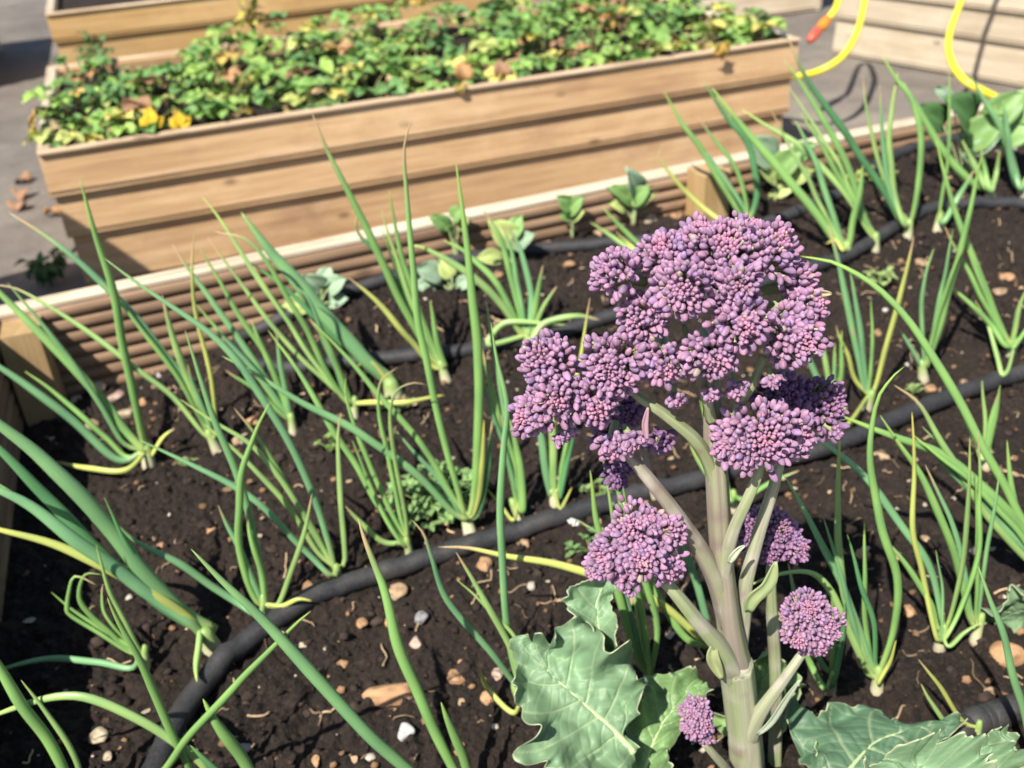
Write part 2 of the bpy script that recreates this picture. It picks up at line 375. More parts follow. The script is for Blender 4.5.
# crumbs
mb = MB(); V0, F0 = ico(1)
for i in range(9000):
    x = rng.uniform(BX0+.03, BX1-.1); y = BY0+.03+(float(back_y(x))-BY0-.07)*rng.uniform()
    s = .0012+.0035*rng.uniform()**3
    Vv = (V0*(1+.35*rng.uniform(-1, 1, (len(V0), 1))))@rotm(0).T*s*np.array([1, rng.uniform(.6, 1.2), .75])
    z = float(soil_h(x, y))+s*.35
    c = np.array([.026, .018, .015])*rng.uniform(.6, 1.8)
    if rng.uniform() < .13: c = np.array([.22, .13, .07])*rng.uniform(.5, 1.4)
    elif rng.uniform() < .03: c = np.array([.5, .45, .38])*rng.uniform(.6, 1.2)
    mb.add(Vv+(x, y, z), F0, c)
V2_, F2_ = ico(2)
for i in range(1000):
    x = rng.uniform(BX0+.03, BX1-.1); y = BY0+.03+(float(back_y(x))-BY0-.07)*rng.uniform(); s = .0025+.0042*rng.uniform()**2.2
    Vv = V2_*(1+.6*vnoise(V2_*1.7+rng.uniform(0, 90), 41)[:, None]+.3*vnoise(V2_*4+rng.uniform(0, 90), 43)[:, None])@rotm(0).T*s*np.array([1, rng.uniform(.6, 1.1), .7]); c = np.array([.027, .0185, .015])*rng.uniform(.6, 2.0)
    mb.add(Vv+(x, y, float(soil_h(x, y))+s*.2), F2_, c*(1+.5*vnoise(V2_*4+i, 42)[:, None]))
tag(mb.build('soil_crumbs', M_crumb), 'dark crumbs of compost and grit scattered over the bed soil', 'soil crumbs', kind='stuff')
# woody debris and rootlets
mb = MB()
for i in range(700):
    x = rng.uniform(BX0+.04, BX1-.2); y = rng.uniform(BY0+.05, BY1-.05); L = rng.uniform(.006, .026); a = rng.uniform(0, 6.28)
    q = []
    for s in np.linspace(-.5, .5, 5):
        xx = x+math.cos(a)*L*s+rng.normal()*L*.07; yy = y+math.sin(a)*L*s+rng.normal()*L*.07; q.append((xx, yy, float(soil_h(xx, yy))+.0018+rng.uniform()*.001))
    Vv, Ff, Uu = tube(spline(q, 8), rng.uniform(.0004, .0011), 4)
    mb.add(Vv, Ff, np.array([.40, .29, .18])*rng.uniform(.25, 1.5))
for i in range(260):
    x = rng.uniform(BX0+.04, BX1-.2); y = rng.uniform(BY0+.05, BY1-.03); s_ = rng.uniform(.002, .0055); z = float(soil_h(x, y))+.002
    q = rng.normal(size=(6, 3))*np.array((1, 1, .35)); V = np.array([(math.cos(k*1.047)*s_*rng.uniform(.5, 1.3), math.sin(k*1.047)*s_*rng.uniform(.4, 1), rng.uniform(0, .002)) for k in range(6)])+(x, y, z)
    mb.add(V, [(0, 1, 2, 3), (0, 3, 4, 5)], np.array([(.42, .30, .19), (.30, .19, .11), (.5, .42, .32), (.2, .11, .07)][rng.integers(4)])*rng.uniform(.7, 1.1))
tag(mb.build('straw_debris', M_crumb), 'fine straw, rootlets and bark bits lying on the bed soil', 'straw debris', kind='stuff')

CREAM, TAN, ORG, WHITE, GREY, PINK = (.66, .55, .38), (.52, .36, .22), (.55, .32, .17), (.75, .74, .74), (.33, .33, .35), (.55, .40, .33)
STONES = [ # px, py, rx, ry, colour, label
 (398, 592, 13, 10, TAN, 'smooth oval tan stone just below the front black hose'),
 (391, 693, 31, 13, ORG, 'large flat orange-tan stone between two onion leaves in the foreground'),
 (405, 731, 10, 9, WHITE, 'white chalky stone just below the large flat tan stone'),
 (457, 677, 10, 9, ORG, 'tan wedge stone right of the large flat orange stone'),
 (341, 664, 9, 6, ORG, 'small orange stone above and left of the large flat stone'),
 (393, 621, 9, 8, ORG, 'tan stone behind an onion leaf below the oval stone'),
 (421, 617, 8, 7, GREY, 'grey stone right of the oval tan stone below the hose'),
 (416, 641, 7, 6, PINK, 'pinkish pebble below the grey stone'),
 (362, 622, 6, 7, ORG, 'rusty pebble left of the oval tan stone'),
 (98, 735, 10, 8, CREAM, 'cream pebble near the bottom left corner'),
 (108, 755, 5, 5, CREAM, 'small cream pebble just below another in the bottom left'),
 (462, 701, 7, 4, TAN, 'flat tan sliver below the wedge stone'),
 (488, 697, 9, 7, ORG, 'brown-orange stone beside the broccoli leaf edge'),
 (497, 673, 8, 7, PINK, 'brown pebble near the jagged broccoli leaf'),
 (462, 663, 5, 5, ORG, 'tiny orange pebble above the wedge stone'),
 (316, 759, 5, 7, ORG, 'orange pebble at the bottom edge near the thick leaf'),
 (244, 747, 8, 6, GREY, 'grey-brown pebble at the bottom beside a short leaf tip'),
 (308, 588, 7, 10, ORG, 'reddish chip standing above the hose under a dry leaf tip'),
 (485, 564, 9, 8, ORG, 'rusty pebble under the yellow leaf by the hose'),
 (524, 543, 7, 6, TAN, 'brown pebble tight against the lower side of the hose'),
 (549, 562, 9, 4, PINK, 'flat pinkish stone under the yellow leaf'),
 (74, 401, 9, 7, CREAM, 'cream pebble at the left in the bed corner'),
 (97, 388, 11, 9, CREAM, 'largest cream pebble of the cluster near the corner post'),
 (126, 413, 9, 6, CREAM, 'flat cream pebble beside the left onion leaves'),
 (135, 358, 6, 5, CREAM, 'cream pebble close to the ribbed back wall'),
 (159, 373, 8, 7, WHITE, 'bright white pebble below the ribbed wall'),
 (155, 387, 6, 5, TAN, 'tan pebble just below the bright white one'),
 (144, 401, 6, 5, ORG, 'orange pebble between two onion leaves on the left'),
 (180, 409, 6, 6, TAN, 'tan pebble left of the second onion clump'),
 (116, 396, 8, 8, PINK, 'pinkish stone behind the leftmost tall leaf'),
 (92, 424, 7, 7, TAN, 'tan stone under the leftmost onion leaves'),
 (253, 420, 8, 7, ORG, 'terracotta pebble in the soil between left and middle onions'),
 (228, 417, 6, 5, PINK, 'pinkish pebble right of the second onion clump'),
 (236, 440, 5, 5, TAN, 'small tan pebble below the terracotta one'),
 (210, 528, 6, 6, ORG, 'round orange pebble left of the middle foreground onions'),
 (160, 545, 5, 5, ORG, 'round orange pebble near the thick left leaves'),
 (650, 218, 10, 10, CREAM, 'big cream stone behind the broccoli head near the wall'),
 (551, 237, 6, 5, CREAM, 'cream stone by the back hose below a seedling'),
 (568, 264, 7, 5, ORG, 'orange stone below the back hose'),
 (599, 233, 6, 4, TAN, 'tan stone on the back hose line left of the broccoli head'),
 (497, 275, 6, 5, ORG, 'orange stone in front of the pale seedling'),
 (708, 196, 5, 5, CREAM, 'cream pebble at the foot of the wooden mid post'),
 (676, 215, 8, 5, ORG, 'orange chips left of the mid post foot'),
 (849, 528, 8, 6, ORG, 'orange stone right of the stem on bare soil'),
 (863, 555, 8, 7, ORG, 'orange stone right of the lowest side floret'),
 (898, 556, 6, 6, ORG, 'orange pebble under the right onions'),
 (910, 611, 8, 8, ORG, 'rust stone left of the right front onion'),
 (925, 538, 5, 5, TAN, 'tan pebble between the right onion leaves'),
 (977, 714, 12, 9, ORG, 'brown stone by the hose end at bottom right'),
 (995, 708, 10, 7, ORG, 'orange stone beside the brown one at bottom right'),
 (991, 690, 7, 6, TAN, 'tan stone above the two stones at bottom right'),
 (1010, 655, 20, 14, ORG, 'large tan stone at the right edge below the leaf'),
 (922, 263, 7, 7, TAN, 'tan stone behind the right onions'),
 (1007, 277, 8, 5, ORG, 'orange stone near the right edge above the hose'),
 (1000, 291, 10, 4, TAN, 'flat tan stone below the orange one near the right edge'),
 (878, 332, 5, 4, ORG, 'small orange stone right of the broccoli head'),
 (930, 388, 7, 5, ORG, 'orange stone above the front hose at right'),
 (964, 382, 7, 4, TAN, 'tan stone near the front hose at far right'),
 (882, 455, 9, 6, TAN, 'brown stone just below the front hose right of the head'),
 (628, 600, 6, 8, TAN, 'brown pebble behind the left side floret'),
]
def stone(px, py, rx, ry, col, label):
    p = on_soil(px, py, .002); d = depth(p)
    zs = float(soil_h(p[0], p[1])); p = on_z(px, py, zs+.002)
    a, b = rx*d/FPX, ry*d/FPX*1.25; h = min(a, b)*.72
    V0, F0 = ico(3); V = V0*(1+.16*vnoise(V0*1.5+rng.uniform(0, 90), 3)[:, None]+.05*vnoise(V0*4+rng.uniform(0, 90), 4)[:, None])
    
    for _k in range(11):
        nn = rng.normal(size=3); nn /= np.linalg.norm(nn); dd_ = V@nn-rng.uniform(.55, .9); V = V-nn*np.maximum(dd_, 0)[:, None]*.9
    an = rng.uniform(-.4, .4); V = V*np.array([a, b, h]); c, s = math.cos(an-YAW), math.sin(an-YAW); V = V@np.array([[c, s, 0], [-s, c, 0], [0, 0, 1]])
    C = np.array(col)*(.80+.3*vnoise(V0*3+rng.uniform(0, 50), 5)[:, None])*rng.uniform(.75, 1.05)
    dirt = np.clip(vnoise(V0*2.2+rng.uniform(0, 50), 6)*2.2-.5, 0, .75)[:, None]; C = C*(1-dirt)+np.array((.09, .06, .045))*dirt
    loc = np.array([p[0], p[1], zs+h*.18])
    tag(mesh_obj('stone', V+loc, F0, M_stone, None, C, None, True, loc), label, 'stone', 'stones on the bed soil')
for s_ in STONES: stone(*s_)

# ------------------------------------------------------------------ soaker hoses
def hose(name, pix, diam, label, lift=.4):
    q = []
    for px, py in pix:
        p = on_soil(px, py, diam*.4); q.append(p)
    q = spline(q, 140); sb = soil_base(q[:, 0], q[:, 1]); q[:, 2] = sb+np.maximum((soil_h(q[:, 0], q[:, 1])-sb)*.5, -.002)+diam*.36
    V, F, U = tube(q, diam/2, 14, ref=(0, 0, 1))
    tag(mesh_obj(name, V, F, M_rubber, None, None, U, True), label, 'hose', 'black soaker hoses')
hose('soaker_hose', [(110, 850), (150, 775), (172, 727), (195, 690), (240, 644), (300, 605), (350, 583), (400, 565), (450, 549), (500, 534), (550, 520), (600, 504), (650, 490), (700, 478), (760, 461), (830, 444), (900, 415), (960, 391), (1024, 371), (1090, 352)], .0182,
     'front black soaker hose curving across the onion bed behind the broccoli')
hose('soaker_hose', [(1000, 122), (972, 129), (930, 138), (905, 146), (878, 166), (855, 186), (827, 198), (780, 217), (740, 229), (700, 237), (640, 240), (560, 246), (480, 252), (400, 263), (340, 282), (281, 308), (250, 322), (236, 342), (250, 362), (290, 368), (328, 365), (387, 358), (461, 349), (540, 335), (620, 315), (740, 290), (830, 262), (874, 238), (921, 212), (976, 203), (1040, 204)], .0172,
     'rear black soaker hose looping back along the ribbed wall')
hose('soaker_hose', [(880, 800), (930, 752), (970, 726), (1005, 712), (1060, 690)], .021, 'short black hose length at the bottom right corner behind the broccoli leaves')

# ------------------------------------------------------------------ spring onions
def arc_resample(P, n):
    P = np.asarray(P, float); s = np.concatenate([[0], np.cumsum(np.linalg.norm(np.diff(P, axis=0), axis=1))]); t = np.linspace(0, s[-1], n)
    return np.stack([np.interp(t, s, P[:, i]) for i in range(P.shape[1])], 1)
GRN, BLU, YEL, PAL, DRK = (.25, .465, .14), (.20, .42, .20), (.50, .56, .15), (.34, .53, .18), (.10, .27, .11)
CC = dict(g=GRN, b=BLU, y=YEL, p=PAL, d=DRK)
# base pixel, label, leaves: (width px, colour, lean, [pixels from tip down], dry tip?)
ONIONS = [
 ((150, 468), 'leftmost onion clump with a tall upright leaf near the corner post', [
   (9, 'g', .0, [(80, 178), (97, 240), (113, 292), (128, 370), (143, 440)]), (10, 'g', .1, [(-30, 262), (0, 294), (70, 363), (120, 425)]),
   (9, 'b', -.1, [(-40, 345), (0, 368), (70, 418), (118, 460)]), (6, 'y', 0, [(54, 461), (90, 470), (125, 470)]), (5, 'y', .1, [(175, 428), (165, 437), (152, 455)]), (5, 'd', .1, [(105, 395), (125, 430), (142, 455)])]),
 ((218, 455), 'second onion clump from the left whose long leaf arches over the corner', [
   (8, 'p', 0, [(162, 295), (172, 335), (190, 385), (208, 430)]), (8, 'b', .1, [(8, 212), (48, 238), (101, 282), (145, 330), (184, 380), (205, 425)]),
   (7, 'p', .05, [(-8, 284), (20, 290), (60, 313), (117, 352), (172, 395), (205, 435)]), (4.5, 'y', .1, [(194, 233), (192, 270), (198, 320), (212, 380), (216, 430)]), (4, 'd', .2, [(150, 370), (180, 405), (205, 435)])]),
 ((293, 430), 'onion clump with pale bases left of centre, before the hose loop', [
   (7, 'b', .1, [(172, 244), (200, 285), (240, 340), (275, 395)]), (6, 'g', .1, [(200, 249), (230, 300), (265, 355), (288, 410)]), (6, 'b', 0, [(276, 330), (280, 365), (290, 410)]),
   (5, 'b', .0, [(213, 327), (245, 360), (280, 405)]), (5, 'g', -.1, [(225, 370), (260, 395), (284, 416)])]),
 ((354, 414), 'onion clump with several leaves crossing the ribbed wall at left centre', [
   (6, 'p', .1, [(202, 196), (222, 222), (245, 258), (280, 310), (320, 368), (345, 400)]), (5, 'p', .1, [(207, 236), (235, 275), (275, 330), (330, 385)]),
   (6, 'g', 0, [(214, 231), (255, 247), (300, 320), (325, 370), (347, 402)]), (6, 'g', 0, [(309, 318), (328, 345), (350, 400)]), (6, 'y', 0, [(445, 395), (410, 401), (378, 402)])]),
 ((394, 394), 'onion with one broad flat leaf leaning to the left', [
   (15.6, 'b', .1, [(241, 212), (262, 240), (290, 275), (330, 320), (368, 362)]), (6, 'd', .1, [(250, 262), (300, 300), (360, 362)]), (4, 'y', 0, [(357, 366), (370, 362), (385, 378)])]),
 ((446, 378), 'onion clump at mid bed with slender leaves over the back wall', [
   (8, 'g', 0, [(312, 113), (328, 152), (350, 195), (376, 250), (405, 310), (432, 358)]), (6, 'd', .1, [(361, 205), (356, 222), (360, 236), (380, 258), (410, 310), (437, 360)]),
   (6, 'g', 0, [(389, 190), (397, 234), (412, 290), (436, 352)]), (6, 'y', -.1, [(348, 277), (375, 300), (410, 340), (432, 366)]), (6, 'g', 0, [(452, 170), (462, 220), (430, 300), (440, 350)][2:])]),
 ((527, 347), 'fan shaped onion clump left of the broccoli head', [
   (7, 'g', .05, [(482, 208), (500, 238), (515, 290), (524, 328)]), (7, 'b', .05, [(508, 225), (520, 250), (531, 295), (529, 330)]), (6, 'g', 0, [(543, 265), (538, 295), (531, 328)]),
   (5, 'p', 0, [(557, 286), (545, 305), (532, 332)]), (8, 'p', 0, [(407, 248), (418, 246), (440, 256), (475, 278), (505, 310), (522, 335)]), (7, 'p', -.1, [(600, 320), (575, 316), (545, 322), (531, 340)][:]),
   (6, 'p', -.1, [(488, 345), (500, 326), (520, 322), (567, 325)][::-1])]),
 ((470, 534), 'tall onion in the middle with a vertical leaf rising over the wall', [
   (10, 'g', .05, [(456, 163), (462, 205), (470, 270), (477, 340), (478, 430), (473, 505)]), (8, 'g', 0, [(412, 117), (404, 150), (408, 205), (418, 308), (430, 375), (447, 450), (463, 510)]),
   (8, 'b', -.1, [(222, 356), (260, 376), (310, 405), (355, 430), (410, 470), (452, 512)]), (6, 'y', .05, [(484, 420), (483, 470), (475, 510)]), (6, 'd', .1, [(492, 420), (488, 480), (478, 515)])]),
 ((410, 554), 'onion beside the front hose with one hooked leaf', [
   (5, 'p', 0, [(428, 385), (412, 383), (396, 392), (390, 417), (395, 460), (406, 520)]), (7, 'g', .1, [(268, 330), (300, 375), (345, 450), (385, 515), (402, 542)]), (5, 'g', 0, [(352, 440), (375, 495), (402, 543)]),
   (6, 'p', -.1, [(345, 506), (360, 522), (385, 543)], 1)]),
 ((338, 583), 'onion touching the front hose left of centre, leaves leaning far left', [
   (8, 'b', .1, [(104, 258), (140, 285), (217, 339), (255, 390), (296, 456), (328, 540)]), (6, 'p', .05, [(341, 412), (338, 440), (340, 500), (345, 560)]),
   (7, 'b', -.1, [(140, 440), (195, 466), (254, 500), (305, 550), (330, 575)]), (6, 'g', .05, [(234, 408), (260, 440), (297, 500), (330, 560)])]),
 ((268, 620), 'onion with a curling leaf just left of the front hose', [
   (8, 'g', 0, [(270, 402), (255, 435), (242, 480), (238, 530), (248, 580), (260, 605)]), (8, 'b', .1, [(185, 330), (212, 410), (238, 475), (255, 545), (265, 600)]), (6, 'p', 0, [(312, 494), (304, 530), (292, 570), (277, 605)], 1),
   (5, 'y', -.1, [(312, 601), (298, 599), (282, 606)]), (8, 'b', -.1, [(118, 525), (137, 542), (180, 565), (234, 600), (258, 614)])]),
 ((212, 646), 'stout onion at far left with very thick dark leaves', [
   (17, 'b', .0, [(-60, 378), (0, 426), (39, 457), (88, 504), (137, 562), (180, 610)]), (13, 'd', .05, [(-50, 405), (0, 450), (49, 500), (109, 562), (175, 615)]), (14, 'b', -.1, [(-50, 470), (0, 490), (35, 508), (85, 545), (150, 595), (190, 622)]),
   (10, 'y', -.1, [(-40, 518), (0, 530), (49, 543), (96, 561), (140, 585), (185, 615)]), (11, 'p', -.15, [(197, 682), (198, 660), (200, 632)]), (6, 'd', 0, [(104, 497), (125, 538), (160, 590), (190, 620)])]),
 ((146, 668), 'onion with kinked bent leaves in the lower left', [
   (5, 'g', 0, [(98, 586), (80, 577), (71, 580), (66, 605), (70, 616), (100, 635), (128, 652)]), (4, 'g', 0, [(51, 592), (80, 615), (122, 642)]), (5, 'p', 0, [(96, 545), (110, 590), (130, 630), (142, 655)]),
   (7, 'b', -.1, [(-20, 676), (20, 664), (58, 660), (100, 662), (133, 668)])]),
 ((200, 800), 'foreground onion cut by the bottom edge with an arching leaf', [
   (9, 'g', 0, [(107, 597), (122, 630), (148, 680), (170, 730), (188, 768)]), (10, 'p', 0, [(-25, 725), (0, 714), (55, 698), (100, 703), (156, 730), (205, 768)])]),
 ((82, 812), 'foreground onion in the bottom left corner with straight leaves', [
   (12, 'g', 0, [(-40, 610), (0, 668), (30, 716), (62, 768)]), (6, 'p', 0, [(21, 680), (45, 710), (68, 745), (80, 775)])]),
 ((450, 822), 'foreground onion with the thick straight diagonal leaf crossing the hose', [
   (13.5, 'b', .0, [(191, 549), (225, 583), (266, 624), (340, 703), (405, 768)])]),
 ((140, 810), 'foreground onion whose leaf crosses under the thick diagonal leaf', [
   (9, 'g', -.05, [(311, 611), (290, 630), (240, 683), (190, 738), (160, 775)])]),
 ((268, 812), 'foreground onion with a short blunt leaf at the bottom edge', [
   (13, 'g', 0, [(203, 699), (222, 730), (250, 775)]), (9, 'd', 0, [(190, 745), (220, 775), (245, 795)])]),
 ((470, 808), 'foreground onion with two leaves left of the jagged broccoli leaf', [
   (12, 'g', .05, [(358, 518), (372, 560), (390, 615), (414, 687), (453, 768)], 1), (10, 'g', 0, [(441, 702), (454, 735), (467, 772)])]),
 ((524, 706), 'onion behind the jagged broccoli leaf with a drooping dry tip', [
   (7, 'b', 0, [(412, 520), (424, 534), (431, 556), (446, 600), (480, 640), (510, 678)], 1), (7, 'p', 0, [(456, 552), (475, 585), (500, 624), (518, 672)]), (6, 'y', -.1, [(476, 663), (490, 690), (515, 712)], 1),
   (4, 'p', 0, [(456, 579), (485, 604), (515, 640)]), (9, 'b', .05, [(491, 322), (497, 360), (507, 406), (503, 449), (501, 530), (507, 625), (518, 680)])]),
 ((722, 660), 'onion hidden behind the broccoli stem with a yellow leaf lying left', [
   (9, 'y', -.05, [(438, 547), (470, 548), (510, 557), (562, 566), (617, 581), (664, 606), (703, 640)], 1), (8, 'g', 0, [(640, 545), (655, 590), (690, 640)]), (8, 'b', .1, [(660, 500), (690, 560), (712, 640)])]),
 ((650, 690), 'onion low between the left florets and the broccoli stem', [
   (9, 'g', .05, [(590, 470), (600, 530), (620, 600), (640, 665)]), (9, 'g', .05, [(622, 480), (634, 560), (645, 640), (650, 680)]), (8, 'g', 0, [(605, 440), (625, 520), (655, 620)])]),
 ((521, 520), 'onion behind the front hose, right of the tall middle onion', [
   (7, 'g', .05, [(480, 340), (492, 390), (506, 450), (518, 505)]), (8, 'g', .05, [(510, 420), (521, 470), (523, 510)]), (4, 'y', 0, [(486, 488), (500, 506), (514, 520)]), (7, 'b', .05, [(486, 300), (500, 385), (515, 480)])]),
 ((555, 508), 'upright onion clump at the hose below the left florets', [
   (8, 'b', .05, [(533, 400), (541, 445), (551, 495)]), (8, 'p', .05, [(553, 400), (553, 450), (555, 495)]), (8, 'd', .05, [(577, 395), (570, 445), (560, 497)]), (5, 'y', .1, [(590, 297), (582, 345), (572, 410), (560, 490)]), (4, 'y', 0, [(572, 487), (566, 500), (560, 508)])]),
 ((877, 690), 'onion with a white shaft right of the broccoli stem', [
   (10, 'g', .05, [(905, 366), (890, 380), (876, 406), (870, 464), (880, 520), (897, 575), (894, 630), (880, 672)]), (9, 'p', .05, [(840, 430), (838, 500), (840, 585), (858, 640), (872, 672)]), (9, 'b', .05, [(784, 475), (812, 525), (843, 585), (870, 660)]),
   (6, 'd', 0, [(847, 534), (862, 585), (873, 624), (876, 668)]), (8, 'p', 0, [(740, 590), (775, 575), (811, 572), (832, 590), (848, 625), (868, 674)]), (6, 'y', -.1, [(896, 640), (890, 660), (880, 682)])]),
 ((830, 694), 'onion partly hidden behind the small right floret', [
   (7, 'b', 0, [(788, 562), (800, 610), (820, 660)]), (8, 'd', 0, [(845, 600), (842, 645), (833, 685)]), (7, 'g', 0, [(800, 640), (812, 665), (825, 688)])]),
 ((939, 650), 'slender onion near the right edge with leaves spreading upward', [
   (7, 'y', .05, [(912, 412), (914, 470), (914, 530), (925, 590), (937, 640)]), (4, 'b', 0, [(936, 550), (942, 590), (942, 640)]), (8, 'g', .05, [(978, 430), (981, 490), (976, 560), (960, 610), (944, 640)]),
   (6, 'p', -.1, [(982, 622), (965, 632), (948, 646)]), (9, 'b', .05, [(790, 426), (825, 444), (860, 474), (905, 525), (932, 575), (945, 630)][:5])]),
 ((975, 640), 'onion at right whose leaf leans up left across the hose', [
   (8, 'g', .05, [(880, 415), (900, 445), (925, 484), (952, 545), (970, 620)]), (6, 'b', .05, [(1000, 470), (990, 540), (978, 620)])]),
 ((1060, 590), 'onion past the right edge with long leaves reaching left', [
   (11, 'g', .05, [(838, 415), (870, 427), (936, 453), (985, 490), (1020, 525)]), (10, 'g', .05, [(800, 256), (842, 266), (895, 305), (956, 394), (990, 460), (1022, 520)]), (8, 'g', .05, [(1007, 440), (1012, 490), (1030, 560)]),
   (10, 'b', .05, [(930, 450), (970, 490), (1024, 546)]), (8, 'p', .05, [(894, 385), (920, 405), (945, 450), (990, 520), (1040, 570)], 1)]),
 ((1045, 790), 'onion at the bottom right edge with one leaf leaning left', [
   (10, 'b', .0, [(978, 566), (990, 600), (1005, 640), (1020, 700), (1035, 760)])]),
 ((975, 744), 'thin yellowing onion seedling above the bottom right leaves', [
   (5, 'y', 0, [(918, 659), (940, 685), (962, 720)], 1), (5, 'p', 0, [(921, 684), (932, 702), (955, 730)])]),
 ((868, 404), 'onion right of the broccoli head above the front hose', [
   (8, 'b', .05, [(828, 225), (840, 270), (852, 330), (864, 385)]), (7, 'y', .05, [(914, 236), (906, 275), (894, 320), (878, 380)]), (5, 'g', 0, [(871, 300), (872, 350), (869, 390)]), (5, 'y', 0, [(836, 325), (842, 345), (856, 380)], 1), (5, 'y', -.05, [(825, 352), (832, 385), (840, 430)], 1)]),
 ((745, 230), 'onion rising just behind the top of the broccoli head', [
   (7, 'g', .05, [(664, 92), (684, 125), (702, 150), (722, 185), (740, 215)]), (5, 'y', 0, [(663, 143), (660, 158), (674, 178), (700, 205), (730, 225)], 1), (7, 'd', .05, [(704, 82), (725, 115), (748, 145), (757, 190), (750, 218)]), (5, 'b', .05, [(690, 135), (715, 165), (742, 205)])]),
 ((652, 262), 'small onion behind the left shoulder of the broccoli head', [
   (5, 'p', 0, [(590, 222), (610, 235), (640, 255)]), (5, 'g', 0, [(603, 208), (625, 232), (648, 252)]), (4, 'y', 0, [(616, 232), (630, 245), (645, 258)])]),
 ((845, 256), 'onion above right of the broccoli head with one very long straight leaf', [
   (9, 'g', .05, [(712, 88), (745, 130), (782, 172), (815, 212), (838, 245)]), (7, 'b', .05, [(795, 120), (815, 160), (832, 210), (843, 245)]), (7, 'g', 0, [(863, 165), (858, 200), (849, 245)]), (4, 'y', -.1, [(826, 244), (836, 240), (843, 250)])]),
 ((875, 245), 'onion behind the right shoulder of the broccoli head, three long leaves', [
   (7, 'p', .05, [(741, 109), (768, 126), (800, 146), (843, 190), (868, 230)]), (8, 'g', .05, [(784, 60), (800, 82), (820, 115), (845, 160), (866, 220)]), (6, 'g', .05, [(800, 112), (830, 160), (860, 215)])]),
 ((908, 232), 'onion at upper right with leaves leaning over the path', [
   (8, 'd', .05, [(787, 35), (805, 75), (830, 112), (850, 140), (880, 185), (900, 220)]), (8, 'g', .05, [(882, 56), (896, 78), (914, 105), (921, 150), (914, 210)]), (7, 'p', .05, [(898, 72), (892, 110), (889, 150), (894, 195), (904, 224)]), (6, 'b', .05, [(880, 85), (882, 130), (890, 190)])]),
 ((938, 228), 'onion with a single tall upright leaf at upper right', [
   (6, 'g', .05, [(949, 70), (950, 110), (948, 160), (940, 212)]), (6, 'b', .05, [(974, 170), (960, 195), (944, 222)])]),
 ((990, 196), 'onion clump near the top right with pale bases', [
   (8, 'g', .05, [(903, 82), (918, 108), (940, 148), (975, 185)]), (7, 'p', .05, [(962, 140), (975, 165), (986, 188)]), (7, 'p', 0, [(1000, 150), (996, 172), (992, 190)]), (7, 'g', 0, [(980, 145), (985, 170), (990, 190)])]),
 ((1022, 196), 'onion at the top right edge before the big leaves', [
   (8, 'b', .05, [(970, 75), (985, 100), (1000, 125), (1014, 170), (1020, 188)]), (7, 'b', .05, [(1003, 100), (1008, 140), (1016, 185)])]),
 ((924, 376), 'onion standing in open soil right of the broccoli head', [
   (6, 'b', .05, [(934, 248), (925, 275), (922, 310), (924, 360)]), (8, 'g', .05, [(983, 150), (972, 200), (958, 260), (940, 325), (928, 362)]), (6, 'b', 0, [(900, 330), (912, 348), (920, 365)])]),
 ((1010, 354), 'onion fan near the right edge above the front hose', [
   (6, 'g', .05, [(950, 286), (970, 303), (992, 325), (1006, 345)]), (7, 'g', .05, [(936, 140), (950, 195), (966, 240), (990, 300), (1008, 342)]), (6, 'p', 0, [(1026, 290), (1018, 315), (1012, 342)]), (5, 'g', 0, [(1040, 315), (1026, 330), (1014, 347)]), (5, 'p', 0, [(975, 300), (990, 330), (1003, 375)])]),
 ((735, 505), 'onion seen between the broccoli side stems behind the main stem', [
   (7, 'g', .05, [(700, 400), (712, 440), (728, 490)]), (7, 'p', .05, [(690, 445), (708, 475), (730, 500)]), (6, 'g', 0, [(800, 470), (775, 480), (745, 498)])]),
 ((835, 420), 'onion close behind the right edge of the broccoli head', [
   (7, 'b', .05, [(800, 330), (812, 365), (828, 405)]), (6, 'g', .05, [(842, 330), (840, 365), (837, 405)]), (6, 'p', .05, [(815, 320), (826, 365), (834, 408)])]),
 ((985, 470), 'onion below the front hose near the right edge with short blades', [
   (6, 'g', .05, [(1000, 385), (995, 420), (988, 455)]), (6, 'b', .05, [(960, 395), (970, 425), (981, 457)]), (5, 'p', .05, [(982, 380), (984, 420), (985, 455)])]),
]
